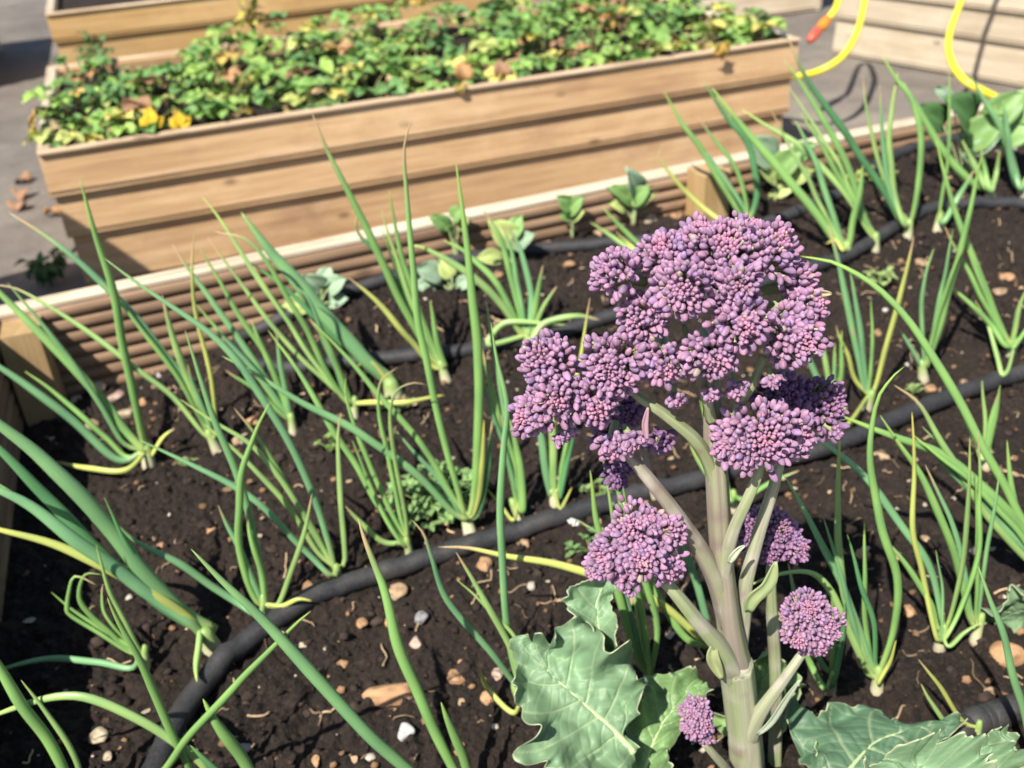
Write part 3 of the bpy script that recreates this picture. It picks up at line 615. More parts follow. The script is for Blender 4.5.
def onion(bp, label, leaves):
    b = on_soil(bp[0], bp[1], 0); b = np.array([b[0], b[1], float(soil_h(b[0], b[1]))])
    d = depth(b); t = thing('spring_onion', label, 'spring onion', b, 'spring onions growing in the bed')
    leaves = [(l[0]*.88,)+tuple(l[1:]) for l in leaves]; wm = max(l[0] for l in leaves)*1.1; rb = min(max(wm*.62, 4.2), 9)*d/FPX
    top = b+np.array([rng.normal()*.002, rng.normal()*.002, .016])
    prof = [(-.008, 1.1), (-.002, 1.2), (.004, 1.08), (.012, .9), (.02, .82), (.026, .5)]
    V, F, U = tube([b+(top-b)*(z/.016) for z, _ in prof], [rb*r for _, r in prof], 10)
    C = np.repeat(np.array([(.5, .36, .26), (.60, .52, .36), (.66, .63, .43), (.52, .6, .30), (.34, .48, .16), (.26, .42, .12)]), 10, 0)
    mesh_obj('bulb', V, F, M_onion, t, C, U)
    leaves = list(leaves)
    up_ = [l for l in leaves if l[3][0][1] < bp[1]-60 and l[0] < 12]
    if len(up_) >= 2 and bp[1] < 700:
        for _e in range(2 if bp[1] > 300 else 1):       # the clump's slimmer inner blades
            i, j = rng.choice(len(up_), 2, replace=False); f = rng.uniform(.25, .75)
            A = arc_resample(np.array(list(up_[i][3])+[bp], float), 7); B = arc_resample(np.array(list(up_[j][3])+[bp], float), 7)
            Q = A*f+B*(1-f); Q = Q[-1]+(Q-Q[-1])*rng.uniform(.72, 1.05); Q[:, 0] += rng.normal()*9*np.linspace(1, 0, 7)**1.3
            leaves.append((rng.uniform(4.2, 6)*(1 if bp[1] > 300 else .8), 'gpgb'[rng.integers(4)], .05, [tuple(q_) for q_ in Q[:-1]]))
    for L in leaves:
        w, cc, k, pts = L[:4]; dry = len(L) > 4 or (w < 7.5 and rng.uniform() < .3)
        k = k+rng.uniform(-.05, .05)
        q = []
        for px, py in pts:
            p = on_plane(px, py, b, 0, k)
            if p[2] < float(soil_base(p[0], p[1]))+.014 and p[1] < BY1: p = on_soil(px, py, .016+.004*rng.uniform())
            q.append(p)
        q.append(b+np.array([rng.normal()*rb*.35, rng.normal()*rb*.35, .017]))
        n = 34; P = spline(q, n)[::-1]                    # base -> tip
        so_ = rng.uniform(0, 90); P = P+(np.stack([vnoise(P*22+so_+k*7, 33) for k in range(3)], 1)*.0022)*np.sin(np.linspace(0, math.pi, n))[:, None]
        s = np.linspace(0, 1, n); dd = np.array([depth(p) for p in P])
        prof = np.where(s < .25, .78+.22*(s/.25), 1.0)*np.clip((1-s)/.42, 0, 1)**.6
        prof = np.maximum(prof, .06); prof[-1] = .02
        r = .5*w*np.clip(dd, 0, 3)/FPX*prof*1.12
        ctr = float(np.mean(dd)); r = .5*w*ctr/FPX*prof*1.1
        fl = .45 if w > 15.5 and cc == 'b' and k > .03 else rng.uniform(.6, .85)
        V, F, U = tube(P, r, 10, flat=fl)
        base = np.array(CC[cc])*rng.uniform(.85, 1.12)
        if cc in 'gb' and rng.uniform() < .5: base = base*.7+np.array(CC['g'])*.3
        lo = np.array((.40, .50, .17)); tip = base*np.array((1.5, 1.2, .9)) if not dry else np.array((.55, .42, .22))
        C = np.empty((n, 3))
        for i, u in enumerate(s):
            c = base
            if u < .12: c = lo+(base-lo)*(u/.12)
            if dry and u > .86: c = base+(tip-base)*min(1, (u-.86)/.06)
            elif u > .8: c = base+(tip-base)*((u-.8)/.2)
            C[i] = c
        C = np.repeat(C, 10, 0)*(1+.22*vnoise(V*55+rng.uniform(0, 30), 31)[:, None]*np.array((1, .8, .5)))
        mesh_obj('leaf', V, F, M_onion, t, C, U)
for o_ in ONIONS: onion(*o_)

# ------------------------------------------------------------------ traced brassica leaves
VEIN, LF, LF_SHADE = np.array((.46, .56, .33)), np.array((.20, .335, .185)), np.array((.11, .22, .12))
def big_leaf(parent, mid, left, right, place, ruffle=.006, col=LF, N=72, Mm=22, cup=.01, seed=0, petiole=None, nv=6):
    """mid/left/right pixel lines base->tip; place(px,py)->3-D point"""
    N = int(N*1.9); Mm = int(Mm*1.9)
    A = arc_resample(np.array([place(*p) for p in mid]), N); A = spline(A[::max(1, N//9)], N)
    V = []; C = []
    sides = []
    for sgn, line in ((-1, left), (1, right)):
        B = np.array([place(*p) for p in line]); B = .5*spline(B, N)+.5*arc_resample(B, N); sides.append((sgn, B))
    nrm = np.cross(A[-1]-A[0], sides[1][1][N//2]-sides[0][1][N//2]); nrm /= np.linalg.norm(nrm)
    if np.dot(nrm, CAM-A[N//2]) < 0: nrm = -nrm
    cols = []; rows = []
    for sgn, B in sides:
        us = np.linspace(0, 1, Mm)
        for j, u in enumerate(us):
            for i in range(N):
                s = i/(N-1)
                # serrated edge
                e = B[i]-A[i]; p = A[i]+e*u*(1+(.05*math.sin(s*27+seed)+.05*math.sin(s*49+seed*2+2*math.sin(s*11)))*u**4+.025*math.sin(s*110+seed*3+3*math.sin(s*17))*u**9)
                sE = (s-.16)*nv+(.25 if sgn > 0 else 0); p = p-e*u**4*((.20 if N > 100 else .07)*abs(math.sin(math.pi*sE))**9*(1 if .06 < s < .9 else 0))
                # side veins run outward and forward
                sv = (s-u*.16)*nv+(.25 if sgn > 0 else 0); dv = abs(sv-round(sv))/nv*1.0
                wv = .016*(1-.7*u); v1 = max(0, 1-dv/wv) if u > .02 else 0
                sv2 = (s*2.2+u*.7)*nv+.4*math.sin(s*9+u*7); v2_ = max(0, 1-abs(sv2-round(sv2))/.11)*.38
                vm = max(0, 1-u*np.linalg.norm(e)/(.0014*(1.3-s)))
                rows.append((p, u, s, max(v1*.85, vm, v2_), math.cos(2*math.pi*sE)))
    Pn = np.array([r[0] for r in rows]); u_ = np.array([r[1] for r in rows]); s_ = np.array([r[2] for r in rows]); vv = np.array([r[3] for r in rows])
    dsp = ruffle*(u_**1.5)*(vnoise(Pn*40+seed*5.3, 11)+1.2*u_*vnoise(Pn*90+seed, 12))*3.6+.0034*vnoise(Pn*95, 13)*np.minimum(1, u_*3)+.0016*np.abs(vnoise(Pn*190, 16))-.0014*vv+cup*u_**2-ruffle*.75*u_**2*np.array([r[4] for r in rows])
    Pn = Pn+nrm*dsp[:, None]
    t_ = vnoise(Pn*30+seed, 14)[:, None]*.5+.5
    t2_ = vnoise(Pn*95+seed, 15)[:, None]; C = (col*(.80+.28*t_+.14*t2_))*(1-.62*vv[:, None])+VEIN*.62*vv[:, None]
    ed = np.clip((u_-.955)/.045, 0, 1)[:, None]*.75; C = C*(1-ed)+np.array((.52, .56, .36))*ed
    F = []
    for h in range(2):
        o = h*N*Mm
        for j in range(Mm-1):
            for i in range(N-1):
                q = (o+j*N+i, o+j*N+i+1, o+(j+1)*N+i+1, o+(j+1)*N+i); F.append(q if h else q[::-1])
    lf = mesh_obj('leaf', Pn, F, M_leaf, parent, C)
    sm = lf.modifiers.new('thickness', 'SOLIDIFY'); sm.thickness = .0007; sm.offset = 0
    pr = A if petiole is None else np.vstack([np.array(petiole), A])
    q = spline(pr[::max(1, len(pr)//12)], 40); rr = np.linspace(1, .25, 40)*.0026
    V2, F2, U2 = tube(q-nrm*.0012, rr, 8)
    mesh_obj('midrib', V2, F2, M_stalk, lf, np.broadcast_to(np.array((.40, .50, .27)), (len(V2), 3)), U2)
    return lf

# ------------------------------------------------------------------ purple sprouting broccoli
PBASE = CAM*np.array([1, 1, 0])+ray(743, 812)*((.43)/np.dot(ray(743, 812), FWD)); PBASE = np.array([PBASE[0], PBASE[1], 0.0])
def pb(px, py, off=0.0): return on_plane(px, py, PBASE, off)
broc = thing('broccoli_plant', 'purple sprouting broccoli plant with knobbly florets on a thick pale stem in the foreground', 'broccoli', PBASE)
STG, STM, STP = np.array((.31, .36, .19)), np.array((.40, .39, .30)), np.array((.29, .215, .21))
def stalk(name, pts, widths, tint, seed=0, lobes=5, amp=.06, parent=None):
    """pts: (px,py,off), widths px"""
    P = np.array([pb(*p) for p in pts]); n = 36; q = spline(P, n)
    wd = np.interp(np.linspace(0, 1, n), np.linspace(0, 1, len(widths)), widths)*(.77 if name == 'side_stem' else .90); dd = np.array([depth(p) for p in q])
    S = 24; V, F, U = tube(q, .5*wd*dd/FPX, S, lobes=lobes, lobe_amp=amp, twist=.3)
    th = np.tile(np.arange(S)/S, n); s = np.repeat(np.linspace(0, 1, n), S)
    st = vnoise(np.stack([th*9+seed, s*1.3, np.zeros_like(s)+seed], -1), 21)*.5+.5; st2 = vnoise(np.stack([th*22+seed, s*3, np.zeros_like(s)], -1), 22)*.5+.5
    a = np.array(tint[0]); b = np.array(tint[1])
    C = a+(b-a)*np.clip(st*1.1-.1+s*tint[2], 0, 1)[:, None]; C = C*(.76+.4*st2)[:, None]
    bl = np.clip(vnoise(V*70+seed, 23)*1.6-.25, 0, .55)[:, None]; C = C*(1-bl)+np.array((.50, .46, .40))*bl
    bl = np.clip(vnoise(V*110+seed*3, 24)*1.8-.5, 0, .5)[:, None]; C = C*(1-bl)+np.array((.22, .13, .15))*bl
    V = V+(np.repeat(0, len(V))[:, None])
    return mesh_obj(name, V, F, M_stalk, parent or broc, C, U)
stalk('main_stem', [(743, 830, 0), (747, 768, 0), (741, 705, 0), (736, 664, 0)], [46, 38, 36, 37], (STM, STG*1.1, .1), 1, 6, .06)
stalk('main_stem', [(738, 672, .0), (730, 630, 0), (722, 560, 0), (717, 480, .0), (713, 420, .004), (712, 375, .008)], [34, 27, 24, 25, 24, 17], (STG, STP, .05), 2, 6, .07)
stalk('side_stem', [(736, 690, .008), (744, 620, .008), (746, 585, .005), (760, 530, .006), (773, 490, .006), (780, 462, .004)], [16, 18, 19, 18, 16, 13], (STG, STM, .1), 3)
stalk('side_stem', [(774, 830, .03), (775, 768, .03), (776, 680, .03), (771, 590, .03), (773, 556, .03)], [19, 18, 16, 16, 13], (STG*1.05, STG*.9, .1), 4)
stalk('side_stem', [(741, 700, .0), (733, 672, -.003), (720, 648, -.009), (698, 622, -.014), (672, 590, -.016), (655, 574, -.014)], [30, 30, 25, 21, 18, 14], (STM, STG, .5), 5)
stalk('side_stem', [(727, 625, .0), (719, 590, -.001), (706, 560, -.004), (680, 520, -.008), (655, 487, -.010), (628, 455, -.008), (612, 440, -.004)], [24, 25, 24, 22, 19, 17, 12], (STG, STP, .1), 6)
stalk('side_stem', [(717, 500, 0), (711, 468, -.001), (695, 440, -.006), (665, 415, -.008), (640, 398, -.006), (625, 385, 0)], [20, 19, 17, 14, 10], (STG, STG*.8, .2), 7)
stalk('side_stem', [(721, 592, 0), (725, 565, -.003), (734, 530, -.009), (745, 505, -.012), (757, 478, -.012), (763, 458, -.010)], [20, 19, 17, 15, 14, 11], (STM, STG, .3), 8)
stalk('side_stem', [(744, 768, .0), (748, 742, -.003), (758, 716, -.008), (776, 690, -.011), (792, 668, -.012), (803, 652, -.010)], [30, 27, 22, 17, 14, 11], (STG*1.1, STM, .2), 9)
stalk('side_stem', [(744, 830, 0), (738, 795, -.008), (728, 772, -.014), (714, 755, -.018), (703, 742, -.018)], [14, 13, 12, 9], (STG*1.1, STM, .2), 10)
stalk('side_stem', [(715, 465, 0), (720, 438, -.001), (735, 410, -.004), (752, 385, -.006), (765, 355, -.004)], [18, 16, 13, 9], (STG, STG*.8, .2), 11)
stalk('side_stem', [(712, 420, 0), (703, 385, -.006), (690, 350, -.008), (684, 325, 0)], [16, 14, 12, 8], (STG, STG*.8, .2), 12)
stalk('side_stem', [(655, 500, -.002), (648, 470, .006), (640, 440, .012), (632, 415, .014)], [10, 10, 9, 7], (STG, STP, .3), 13)
# node scar on the stem
V, F, U = tube([pb(735, 672), pb(735.5, 665), pb(736, 660)], [.5*34*.57/1000, .5*36*.57/1000, .5*33*.57/1000], 24, lobes=6, lobe_amp=.05)
mesh_obj('node_scar', V, F, M_stalk, broc, np.broadcast_to(STM*.9, (len(V), 3)), U)
# bud template
NB, MBd = 12, 7
def bud_template():
    V = []; T = []; GR = []
    for i in range(MBd):
        t = i/(MBd-1); r = [0.34, .74, .98, 1.0, .84, .5, .12][i]; z = [-.95, -.72, -.3, .18, .62, .95, 1.1][i]
        for j in range(NB): 
            a = 2*math.pi*j/NB; g = math.cos(4*a)*(0, .02, .05, .07, .09, .16, .2)[i]; rr = r*(1+g)
            V.append((rr*math.cos(a), rr*math.sin(a), z)); T.append(t); GR.append(g)
    F = [(i*NB+j, i*NB+(j+1) % NB, (i+1)*NB+(j+1) % NB, (i+1)*NB+j) for i in range(MBd-1) for j in range(NB)]
    F += [tuple(range(NB))[::-1], tuple(range((MBd-1)*NB, MBd*NB))]
    return np.array(V), F, np.array(T), np.array(GR)
BV, BF, BT, BG = bud_template()
LAV, MAU, PNK, SHADE_INK, GRB = np.array((.285, .178, .300)), np.array((.345, .178, .285)), np.array((.47, .19, .28)), np.array((.10, .05, .15)), np.array((.36, .34, .15))
def frame(a):
    a = a/np.linalg.norm(a); h = np.array([0, 0, 1.]) if abs(a[2]) < .9 else np.array([1., 0, 0]); x = np.cross(h, a); x /= np.linalg.norm(x); return x, np.cross(a, x), a
def floret(px, py, rpx, off, axis, dark=0.0, cap=1.75, squash=1.0, bs=1.0, seed=0, pinkc=.7, label=None, stalk_from=None):
    """dome of buds; axis = (right, up, toward viewer)"""
    r_ = np.random.default_rng(100+seed)
    c0 = pb(px, py, off); d = depth(c0); R = rpx*d/FPX
    a = np.array(axis[0]*RGT+axis[1]*UP-axis[2]*FWD, float); a /= np.linalg.norm(a); x, y, a = frame(a)
    mb = MB(); pd = MB()
    ctr = c0-a*R*.22; root = ctr-a*R*.75
    bs *= .90; big, small = .00205*bs, .00082*bs; pinkc = pinkc*r_.uniform(.35, 1.25)
    def put(th, ph, rr, s, pink):
        dirv = math.cos(th)*a+math.sin(th)*(math.cos(ph)*x+math.sin(ph)*y)
        p = ctr+rr*(dirv-a*(1-squash)*math.cos(th))
        o = dirv*.75+(p-root)/np.linalg.norm(p-root)*.5+r_.normal(size=3)*.13; fx, fy, fz = frame(o)
        el = 1.2+.45*r_.uniform()
        if pink > .5: el *= .95
        V = BV.copy(); V[:, 0] *= s*r_.uniform(.9, 1.08); V[:, 1] *= s*r_.uniform(.9, 1.08); V[:, 2] *= s*el; V[:, 0] += V[:, 2]*r_.normal()*.13; V[:, 1] += V[:, 2]*r_.normal()*.13
        V = V[:, :1]*fx+V[:, 1:2]*fy+V[:, 2:]*fz+p
        base = LAV+(MAU-LAV)*r_.uniform(); base = base*r_.uniform(.72, 1.15)
        if pink > 0: base = base*(1-pink)+PNK*pink
        q = r_.uniform()
        if q < .012: base = base*.5+GRB*.5
        elif q < .06: base = base*.7+PNK*.3
        elif q < .20: base = base*np.array((.82, .84, .98))
        base = base*(1-dark)+SHADE_INK*r_.uniform(.7, 1.3)*dark  # dark paints shade into the buds tucked under the head
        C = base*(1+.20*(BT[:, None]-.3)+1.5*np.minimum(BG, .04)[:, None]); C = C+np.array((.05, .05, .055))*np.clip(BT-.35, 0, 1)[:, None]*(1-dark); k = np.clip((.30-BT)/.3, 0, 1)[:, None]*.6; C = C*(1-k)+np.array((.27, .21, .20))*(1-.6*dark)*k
        mb.add(V, BF, C)
        if r_.uniform() < (.75 if th > .6 else .3):
            e = p-fz*s*el*.9; qv = spline([root+(e-root)*.25, root+(e-root)*.7-a*R*.04, e], 5)
            Vt, Ft, Ut = tube(qv, [.0009*bs, .0008*bs, .0007*bs, .0007*bs, .0008*bs], 5)
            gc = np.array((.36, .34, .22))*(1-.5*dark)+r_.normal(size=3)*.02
            pd.add(Vt, Ft, gc, Ut)
    th = .0
    # a few sub-umbels: the cap is broken into lobes so the outline is lumpy
    lob = [(r_.uniform(0, 6.28), r_.uniform(.4, 1.5), r_.uniform(-.22, .24)) for _ in range(11)]
    while th < cap:
        u = min(1, th/1.05); s = small+(big-small)*u**.75
        n = max(1, int(2*math.pi*math.sin(th)*R/(2*s*.98)))
        ph0 = r_.uniform(0, 6.28)
        for i in range(n):
            if th > .6 and r_.uniform() < .33: continue
            ph = ph0+2*math.pi*(i+r_.uniform(-.28, .28))/n; tj = th+r_.uniform(-.25, .25)*s/R
            amp = 1+r_.normal()*.125
            for (lp, lt, la) in lob: amp += la*math.exp(-((tj-lt)**2+(math.sin(tj)*math.sin((ph-lp)/2)*2)**2)/.16)
            put(tj, ph, R*amp*.92, s*r_.uniform(.78, 1.14), pinkc*max(0, 1-th/.55))
        th += 1.62*s/R
    # inner layer to close the gaps
    n2 = int(10+R*1800)
    for i in range(n2):
        put(math.acos(1-r_.uniform()*1.1), r_.uniform(0, 6.28), R*r_.uniform(.55, .80), big*r_.uniform(.6, .95), 0)
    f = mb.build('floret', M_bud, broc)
    if label: f['label'] = label
    # short stout branch under the dome
    e = root-a*R*.3
    Vt, Ft, Ut = tube(spline([e-a*R*.4, e, root, ctr-a*R*.1], 10), np.linspace(.0032, .0048, 10)*min(1.15, R/.013), 10, lobes=5, lobe_amp=.1)
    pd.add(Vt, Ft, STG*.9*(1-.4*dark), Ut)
    pd.build('pedicels', M_stalk, f)
    return e
FL = [ # px, py, r, off, axis, dark (painted shade), cap, squash, bs
 (724, 254, 34, .004, (0, .85, .5)), (664, 254, 25, .004, (-.25, .8, .5)), (616, 272, 26, .0, (-.75, .5, .5)), (682, 288, 31, -.016, (-.15, .35, .9)),
 (770, 250, 29, .004, (.4, .75, .5)), (795, 283, 23, .006, (.75, .4, .5)), (742, 322, 30, -.020, (.1, .2, .97)), (792, 336, 31, -.010, (.5, .1, .8)),
 (804, 306, 22, -.002, (.8, .2, .5)), (712, 354, 27, -.020, (0, 0, 1)), (665, 362, 24, -.016, (-.1, -.1, 1)), (642, 318, 25, -.004, (-.5, .2, .8)),
 (614, 366, 33, -.012, (-.35, .25, .9)), (736, 286, 26, -.012, (.1, .5, .85)), (700, 240, 24, .012, (-.1, .9, .3)), (750, 240, 24, .016, (.2, .95, .2)),
 (547, 360, 27, -.006, (-.4, .7, .6)), (560, 396, 27, -.016, (-.2, .25, .95)), (535, 414, 23, -.010, (-.8, .1, .6)), (596, 402, 25, -.014, (0, .1, 1)),
 (762, 438, 38, -.016, (-.05, .35, .9), 0, 1.6, .85), (733, 440, 22, -.012, (-.6, .3, .7)), (790, 436, 24, -.010, (.5, .4, .7)),
 (632, 530, 24, -.016, (-.1, .8, .6)), (610, 552, 21, -.018, (-.75, .2, .6)), (642, 556, 25, -.024, (0, .2, 1)), (668, 532, 17, -.016, (.6, .5, .6)), (626, 580, 14, -.020, (-.2, -.4, .9)), (668, 566, 16, -.020, (.5, -.2, .9)), (598, 566, 14, -.018, (-.7, -.3, .7)), (650, 522, 16, -.012, (.2, .9, .4)),
 (806, 611, 21, -.012, (0, .8, .6), 0, 1.8, 1, .72), (823, 624, 19, -.012, (.7, .3, .7), 0, 1.8, 1, .72), (801, 631, 17, -.014, (-.5, 0, .9), 0, 1.8, 1, .72), (816, 642, 16, -.012, (.3, -.3, .9), 0, 1.8, 1, .72), (792, 618, 12, -.01, (-.8, .2, .6), 0, 1.8, 1, .72), (694, 712, 14, -.020, (-.4, .7, .6), 0, 1.8, 1, .7), (703, 722, 13, -.022, (.3, .2, .9), 0, 1.8, 1, .7), (690, 726, 10, -.022, (-.6, 0, .8), 0, 1.8, 1, .7), (706, 736, 9, -.020, (.3, -.1, .9), 0, 1.7, 1, .8),
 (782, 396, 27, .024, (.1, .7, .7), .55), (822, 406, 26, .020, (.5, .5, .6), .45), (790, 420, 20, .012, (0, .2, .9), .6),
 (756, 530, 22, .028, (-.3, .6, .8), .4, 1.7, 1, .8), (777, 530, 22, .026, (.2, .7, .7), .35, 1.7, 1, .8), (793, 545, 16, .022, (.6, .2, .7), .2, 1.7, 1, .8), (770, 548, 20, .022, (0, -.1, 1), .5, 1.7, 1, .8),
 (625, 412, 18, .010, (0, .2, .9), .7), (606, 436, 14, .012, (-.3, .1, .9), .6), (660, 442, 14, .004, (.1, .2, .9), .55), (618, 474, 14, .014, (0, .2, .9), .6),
 (560, 437, 8, -.012, (0, -.5, .8)), (571, 432, 6, -.012, (.2, -.7, .6)), (676, 398, 9, -.014, (.1, -.6, .8)), (735, 388, 10, -.016, (0, -.5, .9)), (772, 380, 9, -.012, (.1, -.6, .8)), (836, 432, 9, .008, (.6, -.2, .7)), (712, 392, 9, -.014, (.0, -.7, .7)),
 (613, 444, 17, -.014, (-.2, -.3, .9)), (632, 440, 12, -.014, (.3, -.3, .9)),
]
for i, f_ in enumerate(FL):
    f_ = list(f_)+[None]*4
    floret(f_[0], f_[1], f_[2], f_[3], f_[4], f_[5] or 0.0, f_[6] or 1.75, f_[7] or 1.0, f_[8] or 1.0, i, label='floret deep in the cluster, its shade painted dark purple' if (f_[5] or 0) > .4 else None)
# small pale bracts on the stem
def bract(mid, wpx, off, col):
    P = spline([pb(x, y, off) for x, y in mid], 14); V = []; d = depth(P[0]); C = []
    for i, p in enumerate(P):
        s = i/13; wv = wpx*d/FPX*math.sin(math.pi*min(1, s*.9+.08))**.8*.5
        t = P[min(i+1, 13)]-P[max(i-1, 0)]; sd = np.cross(t, -FWD); sd /= np.linalg.norm(sd)
        for u in (-1, -.5, 0, .5, 1): V.append(p+sd*wv*u-FWD*wv*(.55*abs(u)+.25*math.sin(s*5+u))); C.append(np.array(col)*(1.0 if u else 1.25))
    F = [(i*5+j, i*5+j+1, (i+1)*5+j+1, (i+1)*5+j) for i in range(13) for j in range(4)]
    o = mesh_obj('bract', V, F, M_leaf, broc, np.array(C)); m = o.modifiers.new('thickness', 'SOLIDIFY'); m.thickness = .0006
bract([(748, 612), (752, 596), (768, 582), (776, 562)], 17, -.012, (.34, .42, .20)); bract([(757, 735), (770, 722), (785, 700), (800, 680)], 8, -.012, (.42, .48, .36))
bract([(729, 563), (733, 555), (739, 549), (745, 546)], 8, -.016, (.52, .57, .42)); bract([(800, 298), (812, 293), (832, 294)], 9, -.004, (.58, .48, .30)); bract([(716, 640), (712, 655), (722, 680)], 13, -.014, (.40, .45, .22))
bract([(647, 440), (645, 425), (648, 408)], 6, -.018, (.5, .3, .36)); 
# rosette leaves
def pl(y0, k, o0): return lambda px, py: pb(px, py, o0+(y0-py)*k)
Z3 = lambda L: [(500+x/2.56, 468+y/2.56) for x, y in L]
Z4 = lambda L: [(624+x/2.56, 468+y/2.56) for x, y in L]
ctrp = [PBASE+np.array((0, 0, .02))]
big_leaf(broc, Z3([(345, 730), (290, 670), (200, 590), (120, 520), (80, 440)]), Z3([(345, 750), (290, 800), (190, 800), (120, 780), (60, 768), (38, 735), (66, 700), (50, 625), (45, 600), (18, 560), (40, 500), (30, 440), (70, 425)]),
         Z3([(352, 715), (310, 665), (362, 622), (345, 585), (384, 530), (330, 455), (305, 450), (255, 462), (240, 375), (190, 385), (145, 400), (135, 460), (100, 430), (82, 428)]), pl(768, .00045, -.02), .008, LF, 84, 24, .012, 1, None, 6)
big_leaf(broc, Z3([(275, 500), (255, 420), (245, 350), (272, 272)]), Z3([(255, 500), (235, 450), (225, 395), (190, 380), (155, 335), (180, 300), (225, 280), (268, 268)]), Z3([(290, 490), (283, 430), (292, 380), (285, 340), (295, 305), (280, 275), (274, 266)]), pl(660, .0004, .03), .005, LF*1.05, 48, 14, .006, 2, None, 5)
big_leaf(broc, Z3([(365, 800), (385, 720), (415, 655), (470, 580), (525, 548)]), Z3([(310, 800), (320, 720), (325, 640), (345, 575), (400, 525), (450, 528), (525, 540)]), Z3([(420, 800), (420, 750), (455, 690), (500, 640), (500, 605), (540, 580), (528, 548)]), pl(768, .0006, .0), .006, LF*np.array((.95, 1.0, .7)), 60, 18, .010, 3, None, 6)
big_leaf(broc, Z3([(655, 860), (655, 720), (662, 600), (672, 462)]), Z3([(440, 860), (400, 770), (470, 700), (530, 690), (560, 620), (600, 560), (640, 470), (668, 455)]), Z3([(780, 860), (735, 768), (745, 700), (720, 650), (770, 560), (755, 520), (700, 475), (676, 456)]), pl(768, .0004, .05), .007, LF*np.array((1.2, 1.2, .75)), 60, 18, .008, 4, None, 7)
big_leaf(broc, Z4([(520, 880), (560, 790), (640, 700), (740, 665), (858, 655)]), Z4([(490, 860), (480, 740), (425, 660), (415, 630), (450, 598), (510, 602), (570, 585), (640, 588), (668, 605), (650, 640), (740, 620), (800, 632), (852, 648)]),
         Z4([(560, 880), (640, 830), (740, 800), (800, 750), (820, 700), (860, 670)]), pl(768, .0007, -.01), .005, LF_SHADE*np.array((.85, .85, .9)), 72, 20, -.012, 5, None, 6)  # leaf turned from the sun: shade painted into its green
big_leaf(broc, Z4([(770, 900), (755, 830), (745, 738)]), Z4([(640, 900), (575, 800), (600, 755), (650, 750), (690, 735), (742, 732)]), Z4([(880, 900), (880, 800), (850, 770), (810, 745), (748, 732)]), pl(768, .0005, -.075), .007, LF*1.05, 48, 16, .006, 6, None, 5)
big_leaf(broc, Z4([(960, 900), (930, 800), (900, 712)]), Z4([(840, 900), (810, 790), (800, 735), (830, 715), (860, 720), (898, 706)]), Z4([(1060, 900), (1040, 800), (990, 770), (970, 735), (904, 706)]), pl(768, .0005, -.065), .008, LF*1.1, 48, 16, .006, 7, None, 5)
big_leaf(broc, Z4([(1080, 860), (1040, 760), (960, 676)]), Z4([(960, 860), (945, 760), (925, 710), (925, 680), (955, 668)]), Z4([(1140, 800), (1090, 740), (1020, 715), (1000, 690), (962, 668)]), pl(768, .0005, -.05), .006, LF, 44, 14, .006, 8, None, 5)
big_leaf(broc, Z4([(600, 830), (520, 740), (500, 690)]), Z4([(560, 830), (480, 760), (480, 700), (495, 682)]), Z4([(640, 830), (560, 760), (530, 700), (505, 682)]), pl(768, .0005, .0), .004, LF*np.array((1.1, 1.15, .7)), 40, 12, .006, 9, None, 5)

# ------------------------------------------------------------------ brassica seedlings and weeds (leaf shapes of their own)
def leaf_patch(mb, base, dirv, L, W, col, up=None, shape='round', curl=.15, nu=7, nw=5, vein=.35, jag=0.0, seed=0):
    dirv = np.asarray(dirv, float); dirv /= np.linalg.norm(dirv); up = np.array([0, 0, 1.]) if up is None else np.asarray(up, float)
    sd = np.cross(dirv, up); sd /= np.linalg.norm(sd)+1e-9; nm = np.cross(sd, dirv)
    V = []; C = []
    for i in range(nu):
        s = i/(nu-1)
        wv = {'round': math.sin(math.pi*min(1, .06+.94*s**.85))**.6, 'oval': math.sin(math.pi*(.04+.95*s))**.9, 'fan': (s**.7)*(1 if s < .8 else .86)}[shape]
        if jag: wv *= 1+jag*(1 if i % 2 else -1)
        for j in range(nw):
            u = j/(nw-1)*2-1
            V.append(base+dirv*L*s*(1-.08*u*u)+sd*W*.5*u*wv+nm*(L*curl*(-(s-.35)**2*1.6)+W*.22*u*u*wv+L*.04*math.sin(seed*3+s*7+u*5)))
            C.append(np.asarray(col)*(1+vein*(1 if j == nw//2 else 0)))
    F = [(i*nw+j, i*nw+j+1, (i+1)*nw+j+1, (i+1)*nw+j) for i in range(nu-1) for j in range(nw-1)]
    mb.add(V, F, C)
SEED_C, SEED_Y = np.array((.29, .42, .28)), np.array((.40, .49, .17))
